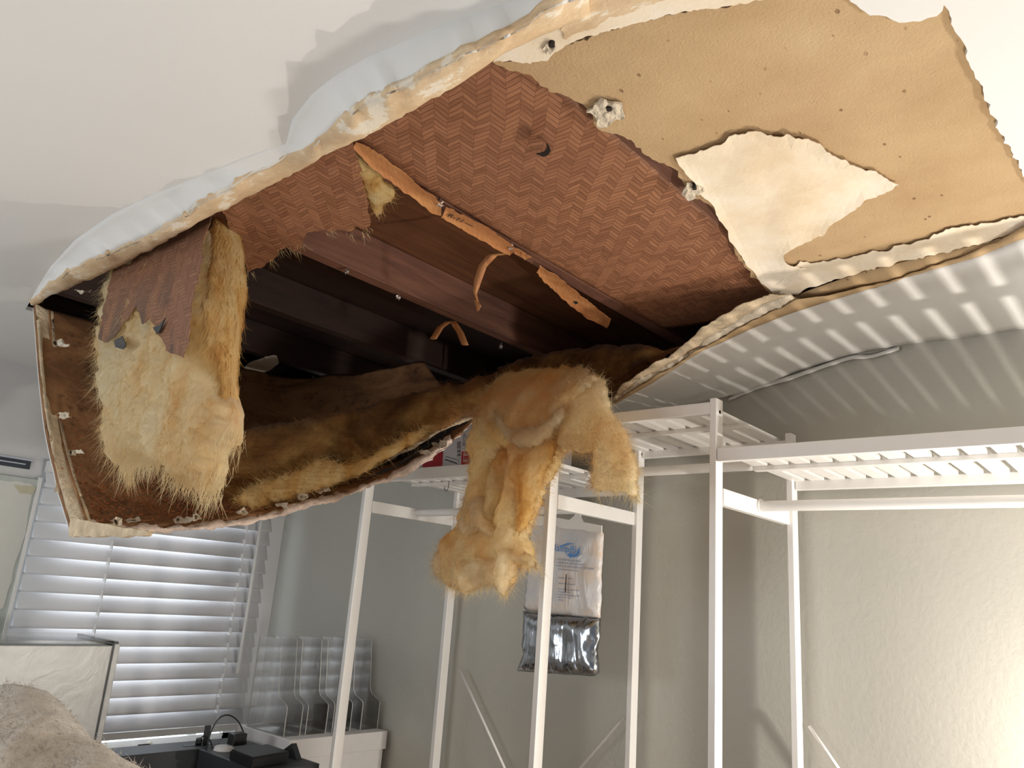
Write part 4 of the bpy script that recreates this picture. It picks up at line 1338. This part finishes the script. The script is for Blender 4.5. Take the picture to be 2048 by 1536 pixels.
vs, fs, _ = inflate_vf(dn, lambda a, b: gp(a, b), (.2, -1, 0), .020, .018, 34, 6, 1.5, 8, 5, rel(.006, 22, .7))
from_data('bag_lower', vs, fs, M_foil, bag, True)['label'] = 'crinkled silver foil lower pouch'
yT = YG - .026
def btxt(s, px, py, px2, py2, size, mat, name='printed_text'):
    a, b = gp(px, py, yT), gp(px2, py2, yT)
    return text_mesh(name, s, size, mat, a, b - a, V(0, 0, 1), bup)
t_ = btxt('DampRid', 1101, 1101, 1160, 1107, .0300, M_blue, 'logo_lettering')
sw = [(1157, 1100), (1159, 1105), (1157, 1110), (1150, 1114), (1142, 1114), (1143, 1117), (1133, 1110), (1144, 1104), (1143, 1108), (1150, 1108), (1155, 1105)]
patch('logo_arrow', sw, lambda a, b, d: gp(a, b, yT), M_blue, (0, .0004, 0), bup, step=6)
patch('logo_arrow', [(1118, 1092), (1135, 1086), (1150, 1087), (1136, 1089), (1122, 1094)], lambda a, b, d: gp(a, b, yT), M_blue, (0, .0004, 0), bup, step=6)
lines = ['CAUTION: Pet and animal', 'HARMFUL IF SWALLOWED', 'KEEP OUT OF REACH OF CHILDREN', 'Read all directions before use', '', 'Made in the U.S.A., Inc.', 'Memphis, TN 38101', '', 'Questions? Comments?', '1-800 000-0000', 'Do not allow contents to spill', 'Hang upright only', 'Replace when liquid fills pouch', 'NET WT. 16 OZ', '(454 g)']
yy = 1116
for i, s in enumerate(lines):
    sz = .0086 if i < 3 else .0064
    if s and i not in (5, 9):
        w_ = {0: 1112, 1: 1112, 2: 1112}.get(i, 1116)
        btxt(s, w_, yy + 4, w_ + 50, yy + 8.5, sz, M_greyprint)
    yy += 6.5 if i < 3 else 5.6
patch('ink_mark', [(1131.5, 1148), (1133, 1148), (1131.5, 1184), (1129.5, 1184)], lambda a, b, d: gp(a, b, yT - .001), M_ink, (0, .0004, 0), bup, step=6)

# ------------------------------------------------------------------ window, blind
win = empty('window_1', (XW, 1.63, WZ0))
tag(win, kind='structure')
bm = bmesh.new()
add_box(bm, (XW - .09, WY0, WZ0), (XW - .03, WY0 + .045, WZ1)); add_box(bm, (XW - .09, WY1 - .045, WZ0), (XW - .03, WY1, WZ1))
add_box(bm, (XW - .09, WY0, WZ0), (XW - .03, WY1, WZ0 + .07)); add_box(bm, (XW - .09, WY0, WZ1 - .05), (XW - .03, WY1, WZ1))
add_box(bm, (XW - .085, 1.93, WZ0), (XW - .045, 1.975, WZ1))
from_bm('window_frame', bm, M_white, win)
box('window_glass', (XW - .065, WY0 + .04, WZ0 + .06), (XW - .06, WY1 - .04, WZ1 - .04), M_glass, win, bevel=0)
box('window_sill', (XW - .03, WY0 - .03, WZ0 - .02), (XW + .05, WY1 + .05, WZ0 + .012), M_white, win)
lt = empty('sash_latch', P(285, 1492, x=XW - .02))
tag(lt, 'small white and bronze sash latch on the window frame below the blind', 'latch')
c = P(298, 1488, x=XW - .02)
bm = bmesh.new(); add_tube(bm, [c, c + V(.008, 0, 0)], .011, 16); from_bm('latch_knob', bm, M_latch, lt, True)
box('latch_bar', (c.x - .004, c.y - .16, c.z - .022), (c.x + .004, c.y + .0, c.z - .008), M_latch, lt)
box('latch_lever', (c.x + .004, c.y - .05, c.z - .003), (c.x + .010, c.y, c.z + .003), M_hole, lt)

blind = empty('window_blind', (-3.42, 1.62, .84))
tag(blind, 'white horizontal slat blind closed over the window', 'blind')
BY0, BY1 = 1.105, 2.135
XB = -3.415
box('head_rail', (XB - .03, BY0, 1.845), (XB + .02, BY1, 1.89), M_white, blind)
box('bottom_rail', (XB - .022, BY0, .835), (XB + .022, BY1, .862), M_white, blind)
pitch = .0660
for k in range(15):
    zc = .895 + k * pitch
    if k == 0: zc = .897
    bm = bmesh.new()
    prof = []
    tl_ = math.radians(66)
    for q in range(7):
        s = (q / 6 - .5) * .0760
        cv = .0025 * (1 - (2 * q / 6 - 1) ** 2)
        # tilted: top edge towards the window
        prof.append((-s * math.cos(tl_) + cv * math.sin(tl_), s * math.sin(tl_) + cv * math.cos(tl_)))
    rows = []
    sag = .004 * math.sin(k)
    for yv in (BY0, BY0 + .3, BY0 + .6, BY1):
        rows.append([V(XB + a, yv, zc + b) for a, b in prof])
    vs, fs = grid_vf(rows)
    vs, fs = thicken(vs, fs, V(.0026 * math.sin(tl_), 0, .0026 * math.cos(tl_)))
    from_data('slat', vs, fs, M_slat, blind, True)
for yv in (1.40, 1.995):
    for dx in (.030,):
        bm = bmesh.new(); add_tube(bm, [V(XB + dx, yv, 1.86), V(XB + dx, yv, .84)], .0012, 6)
        from_bm('lift_cord', bm, M_white, blind)
    for k in range(14):
        z_ = .93 + k * pitch
        box('ladder_tape', (XB + .006, yv - .003, z_ - .016), (XB + .034, yv + .001, z_ + .016), M_white, blind, bevel=0)
p0, p1 = P(527, 1040, x=-3.365), P(471, 1345, x=-3.365)
tube('tilt_wand', [V(p1.x, (p0.y + p1.y) / 2, 1.85), V(p1.x, (p0.y + p1.y) / 2, p1.z), V(p1.x, (p0.y + p1.y) / 2, p1.z - .008)], [.006, .007, .004], M_white, blind, 10)
cc = [V(XB + .03, 1.995, .85), V(XB + .05, 2.02, .83), V(XB + .05, 2.01, .822), V(XB + .05, 1.98, .815), V(XB + .05, 1.96, .808)]
tube('cord_tassel', smooth_pts(cc), .0016, M_white, blind, 6)

# vent slot in the wall and white ledge
vt = empty('wall_vent', (XW, .9, 1.86))
tag(vt, 'dark slotted vent set in the white wall beside the window, upper left', 'vent')
box('vent_recess', (XW - .002, .55, 1.848), (XW + .006, 1.055, 1.885), M_dark, vt)
box('vent_lip', (XW, .55, 1.879), (XW + .022, 1.062, 1.886), M_ventlip, vt)
box('vent_louvre', (XW, .55, 1.862), (XW + .016, 1.035, 1.867), M_ventlip, vt)
# board with taped paper
bd = empty('notice_board', (-3.44, .8, 1.2))
tag(bd, 'grey framed board with a taped pale paper sheet, left of the window', 'board')
box('board_frame', (XW, .45, 1.17), (XW + .035, 1.098, 1.812), M_frame, bd, bevel=.004)
box('edge_strip', (XW + .030, 1.084, 1.17), (XW + .042, 1.098, 1.820), M_white, bd)
patch('paper_sheet', [(-60, 955), (60, 966), (66, 972), (52, 1060), (30, 1130), (6, 1215), (-60, 1240)], lambda a, b, d: P(a, b, x=XW + .037), M_sheet, (.001, 0, 0), bd, step=30, amp=4, rstep=10, seed=2)
patch('masking_tape', [(28, 970), (72, 974), (66, 988), (38, 987)], lambda a, b, d: P(a, b, x=XW + .039), M_tape, (.001, 0, 0), bd, step=12, amp=2, rstep=5, seed=5)

# ------------------------------------------------------------------ silver cabinet
cb = empty('silver_cabinet', (-2.75, .9, 0))
tag(cb, 'silver metal cabinet with a clear acrylic top, in front of the blind', 'cabinet')
XC = -2.70
yr_ = P(240, 1290, x=XC).y
zt = P(240, 1291, x=XC).z
box('cabinet_body', (XC - .30, .2, 0), (XC, yr_ - .022, zt), M_silver, cb, bevel=.003)
box('corner_post', (XC - .30, yr_ - .018, 0), (XC + .004, yr_, zt + .006), M_silver, cb, bevel=.002)
box('gasket', (XC - .29, yr_ - .023, 0), (XC - .001, yr_ - .017, zt + .002), M_black, cb, bevel=0)
box('acrylic_top', (XC - .30, .2, zt + .004), (XC + .002, yr_ - .02, zt + .014), M_acrylic, cb, bevel=.001)
box('top_seal', (XC - .30, yr_ - .020, zt + .006), (XC, yr_ - .006, zt + .012), M_dkgrey, cb, bevel=0)

# ------------------------------------------------------------------ blanket mound
rndb = random.Random(2)
def bz(x, y):
    return 0
out = [(-120, 1420), (-60, 1392), (0, 1384), (30, 1375), (62, 1372), (95, 1384), (122, 1404), (150, 1440), (178, 1472), (215, 1498), (255, 1520), (300, 1545), (380, 1600), (440, 1720), (-120, 1720)]
vs, fs, frb = inflate_vf(out, lambda a, b: P(a, b, y=.72 + (b - 1372) * -.0004), (.5, -.8, .4), .12, .12, 130, 12, 3, 12, 9,
                       lambda a, b, c: .06 * (1 - 2 * abs(noise.noise(V(c.x * 4.2 + c.z * 2.5, 0, c.z * 1.4)))) - .02 + .024 * fbm((c.x * 14, c.y * 14, c.z * 14), 4))
rts = [rndb.choice(frb) + V(rndb.uniform(-.006, .006), rndb.uniform(-.006, .0), rndb.uniform(-.006, .006)) for _ in range(12000)]
vs, fs = merge((vs, fs), fibres_vf(rts, [V(rndb.uniform(-1, 1), -.5 + rndb.uniform(-.5, .5), .4 + rndb.uniform(-1, 1)) for _ in rts], .0075, .0006, 2, 1.2, 31))
tag(raw('fleece_blanket', vs, fs, M_fleece, None, True), 'rumpled beige fleece blanket heaped at the bottom left corner', 'blanket')

# ------------------------------------------------------------------ desk corner with electronics
DZ = .93
dk = empty('desk', (-2.5, 1.4, 0))
tag(dk, 'black desk with a raised cable ledge in front of the window', 'desk')
box('rear_ledge', (-2.79, 1.235, .80), (-2.655, 1.74, DZ), M_dkgrey, dk, bevel=.003)
box('side_ledge', (-2.654, 1.515, .80), (-2.28, 1.74, DZ), M_dkgrey, dk, bevel=.003)
box('desk_top', (-2.654, 1.235, .80), (-2.20, 1.514, .835), M_black, dk, bevel=.003)
box('cable_slot', (-2.725, 1.49, DZ), (-2.705, 1.62, DZ + .001), M_black, dk, bevel=0)
for lx, ly in ((-2.76, 1.265), (-2.25, 1.265), (-2.76, 1.70), (-2.32, 1.70)):
    box('leg', (lx - .02, ly - .02, 0), (lx + .02, ly + .02, .80), M_black, dk)
tag(box('paper_tray', (-2.60, 1.26, .836), (-2.36, 1.46, .846), M_dkgrey), 'flat dark grey pad lying on the lower desk surface', 'desk pad')
def prism(name, pts, h, mat, parent, bev=.004):
    bm = bmesh.new()
    a = [bm.verts.new(p) for p in pts]
    b = [bm.verts.new(p - V(0, 0, h)) for p in pts]
    bm.faces.new(a); bm.faces.new(b[::-1])
    for i in range(len(pts)):
        j = (i + 1) % len(pts)
        bm.faces.new((a[i], b[i], b[j], a[j]))
    bmesh.ops.recalc_face_normals(bm, faces=bm.faces)
    if bev: bmesh.ops.bevel(bm, geom=bm.edges[:], offset=bev, segments=2, affect='EDGES')
    return from_bm(name, bm, mat, parent)
vs = [P(553, 1508, z=DZ), P(583, 1487, x=-2.42), P(592, 1528, z=DZ)]
vs[0].y = vs[2].y = vs[1].y = 1.70
vs, fs = thicken([Vector(v) for v in vs], [(0, 1, 2)], V(0, .03, 0))
vs = [P(566, 1500, y=1.705), P(583, 1487, y=1.705), P(592, 1527, y=1.705), P(560, 1520, y=1.705)]
vs[2].z = vs[3].z = DZ + .001
vs, fs = thicken(vs, [(0, 1, 2, 3)], V(0, .02, 0))
tag(from_data('tent_stand', vs, fs, M_dkgrey), 'dark grey upright wedge beside the squat black device', 'stand')
dv = empty('power_station', (-2.45, 1.6, DZ))
tag(dv, 'squat black electronic device with a grey top on the desk ledge', 'device')
TZ = DZ + .034
q = [P(460, 1499, z=TZ), P(536, 1488, z=TZ), P(580, 1503, z=TZ)]
q.append(q[0] + (q[2] - q[1]))
prism('device_body', q, .0325, M_black, dv, .004)
cq = sum(q, V(0, 0, 0)) / 4
prism('device_top', [cq + (p - cq) * .92 + V(0, 0, .0012) for p in q], .003, M_dkgrey, dv, 0)
ad = empty('power_adapter', (-2.62, 1.6, DZ))
tag(ad, 'small black cube power adapter behind the squat device', 'adapter')
c = P(472, 1490, x=-2.60)
box('adapter_body', (c.x - .022, c.y - .024, DZ + .0135), (c.x + .022, c.y + .026, DZ + .052), M_black, ad, bevel=.004)
c2_ = P(462, 1503, z=DZ + .008)
bm = bmesh.new(); add_tube(bm, [V(-2.60, c2_.y + .012, DZ + .0005), V(-2.60, c2_.y + .012, DZ + .013)], [.034, .030], 24)
tag(from_bm('charging_puck', bm, M_white, None, False), 'round white puck under the black power adapter', 'charger')
def cab(l, x): return smooth_pts([P(a, b, x=x) for a, b in l])
tag(tube('power_cable', cab([(408, 1530), (412, 1500), (422, 1464), (437, 1438), (455, 1430), (474, 1440), (486, 1462), (493, 1488)], -2.62), .0024, M_black, None, 8), 'black cable looping high over the desk', 'cable')
tag(tube('charger_cable', cab([(398, 1484), (402, 1476), (409, 1472), (418, 1478), (424, 1494), (420, 1512), (408, 1536)], -2.645), .0022, M_black, None, 8), 'short black cable curling out of the desk slot', 'cable')
pb = P(395, 1500, x=-2.715)
tag(tube('plug', [V(pb.x, pb.y, DZ + .0015), V(pb.x, pb.y, DZ + .018), P(398, 1483, x=-2.71)], [.011, .011, .004], M_black, None, 10), 'black plug standing in the desk slot', 'plug')
pb = P(409, 1490, x=-2.715)
tag(box('plug_bracket', (pb.x - .005, pb.y - .008, DZ + .0015), (pb.x + .005, pb.y + .012, DZ + .062), M_dkgrey), 'thin dark bracket standing beside the black plug', 'bracket')

# ------------------------------------------------------------------ white box and acrylic holders
wb = empty('storage_box', (-2.85, 2.0, 0))
tag(wb, 'white cardboard storage box with a lid under the clear holders', 'storage box')
ZT = .963
c0, c1_, c2_ = P(489, 1452, z=ZT), P(585, 1486, z=ZT), P(776, 1464, z=ZT)
lidx0, lidx1, lidy0, lidy1 = -2.84, -2.50, 1.765, 2.215
box('box_lid', (lidx0, lidy0, ZT - .065), (lidx1, lidy1, ZT), M_cardw, wb, bevel=.002)
box('box_body', (lidx0 + .008, lidy0 + .008, .805), (lidx1 - .008, lidy1 - .008, ZT - .05), M_cardw, wb, bevel=.002)
box('box_base', (lidx0 + .012, lidy0 + .012, 0), (lidx1 - .012, lidy1 - .012, .803), M_cardw, wb, bevel=.002)

ys = [(1.775, 1.845, 'clear acrylic file holder at the left end of the box lid'), (1.866, 1.958, 'clear acrylic file holder second from the left on the box lid'), (1.985, 2.072, 'clear acrylic file holder half hidden by the rack post'), (2.120, 2.208, 'clear acrylic file holder at the right end of the box lid')]
def holder(ya, yb, lab):
    h = empty('file_holder', ((lidx0 + lidx1) / 2, ya, ZT))
    tag(h, lab, 'file holder', 'clear file holders on the white box')
    x0, x1 = -2.80, -2.555
    zb, th = ZT + .001, .003
    hL, hH = .105, .325
    prof = [(x0, zb), (x1, zb), (x1, zb + hL - .01), (x1 - .008, zb + hL), (x1 - .055, zb + hL + .018), (x1 - .068, zb + hL + .034), (x1 - .092, zb + hH - .006), (x1 - .10, zb + hH), (x0, zb + hH)]
    for yv in (ya, yb - th):
        vs = [V(a, yv, b) for a, b in prof]
        vs, fs = thicken(vs, [tuple(range(len(vs)))], V(0, th, 0))
        sp_ = from_data('side_panel', vs, fs, M_acrylic, h)
        sp_.data.materials.append(M_acredge)
        for pl_ in sp_.data.polygons:
            if abs(pl_.normal.y) < .5: pl_.material_index = 1
    box('front_panel', (x1 - th, ya + th, zb), (x1, yb - th, zb + hL), M_acrylic, h, bevel=.0008)
    box('back_panel', (x0, ya + th, zb), (x0 + th, yb - th, zb + hH), M_acrylic, h, bevel=.0008)
    box('base_panel', (x0 + th, ya + th, zb), (x1 - th, yb - th, zb + th), M_acrylic, h, bevel=.0008)
for a in ys: holder(*a)
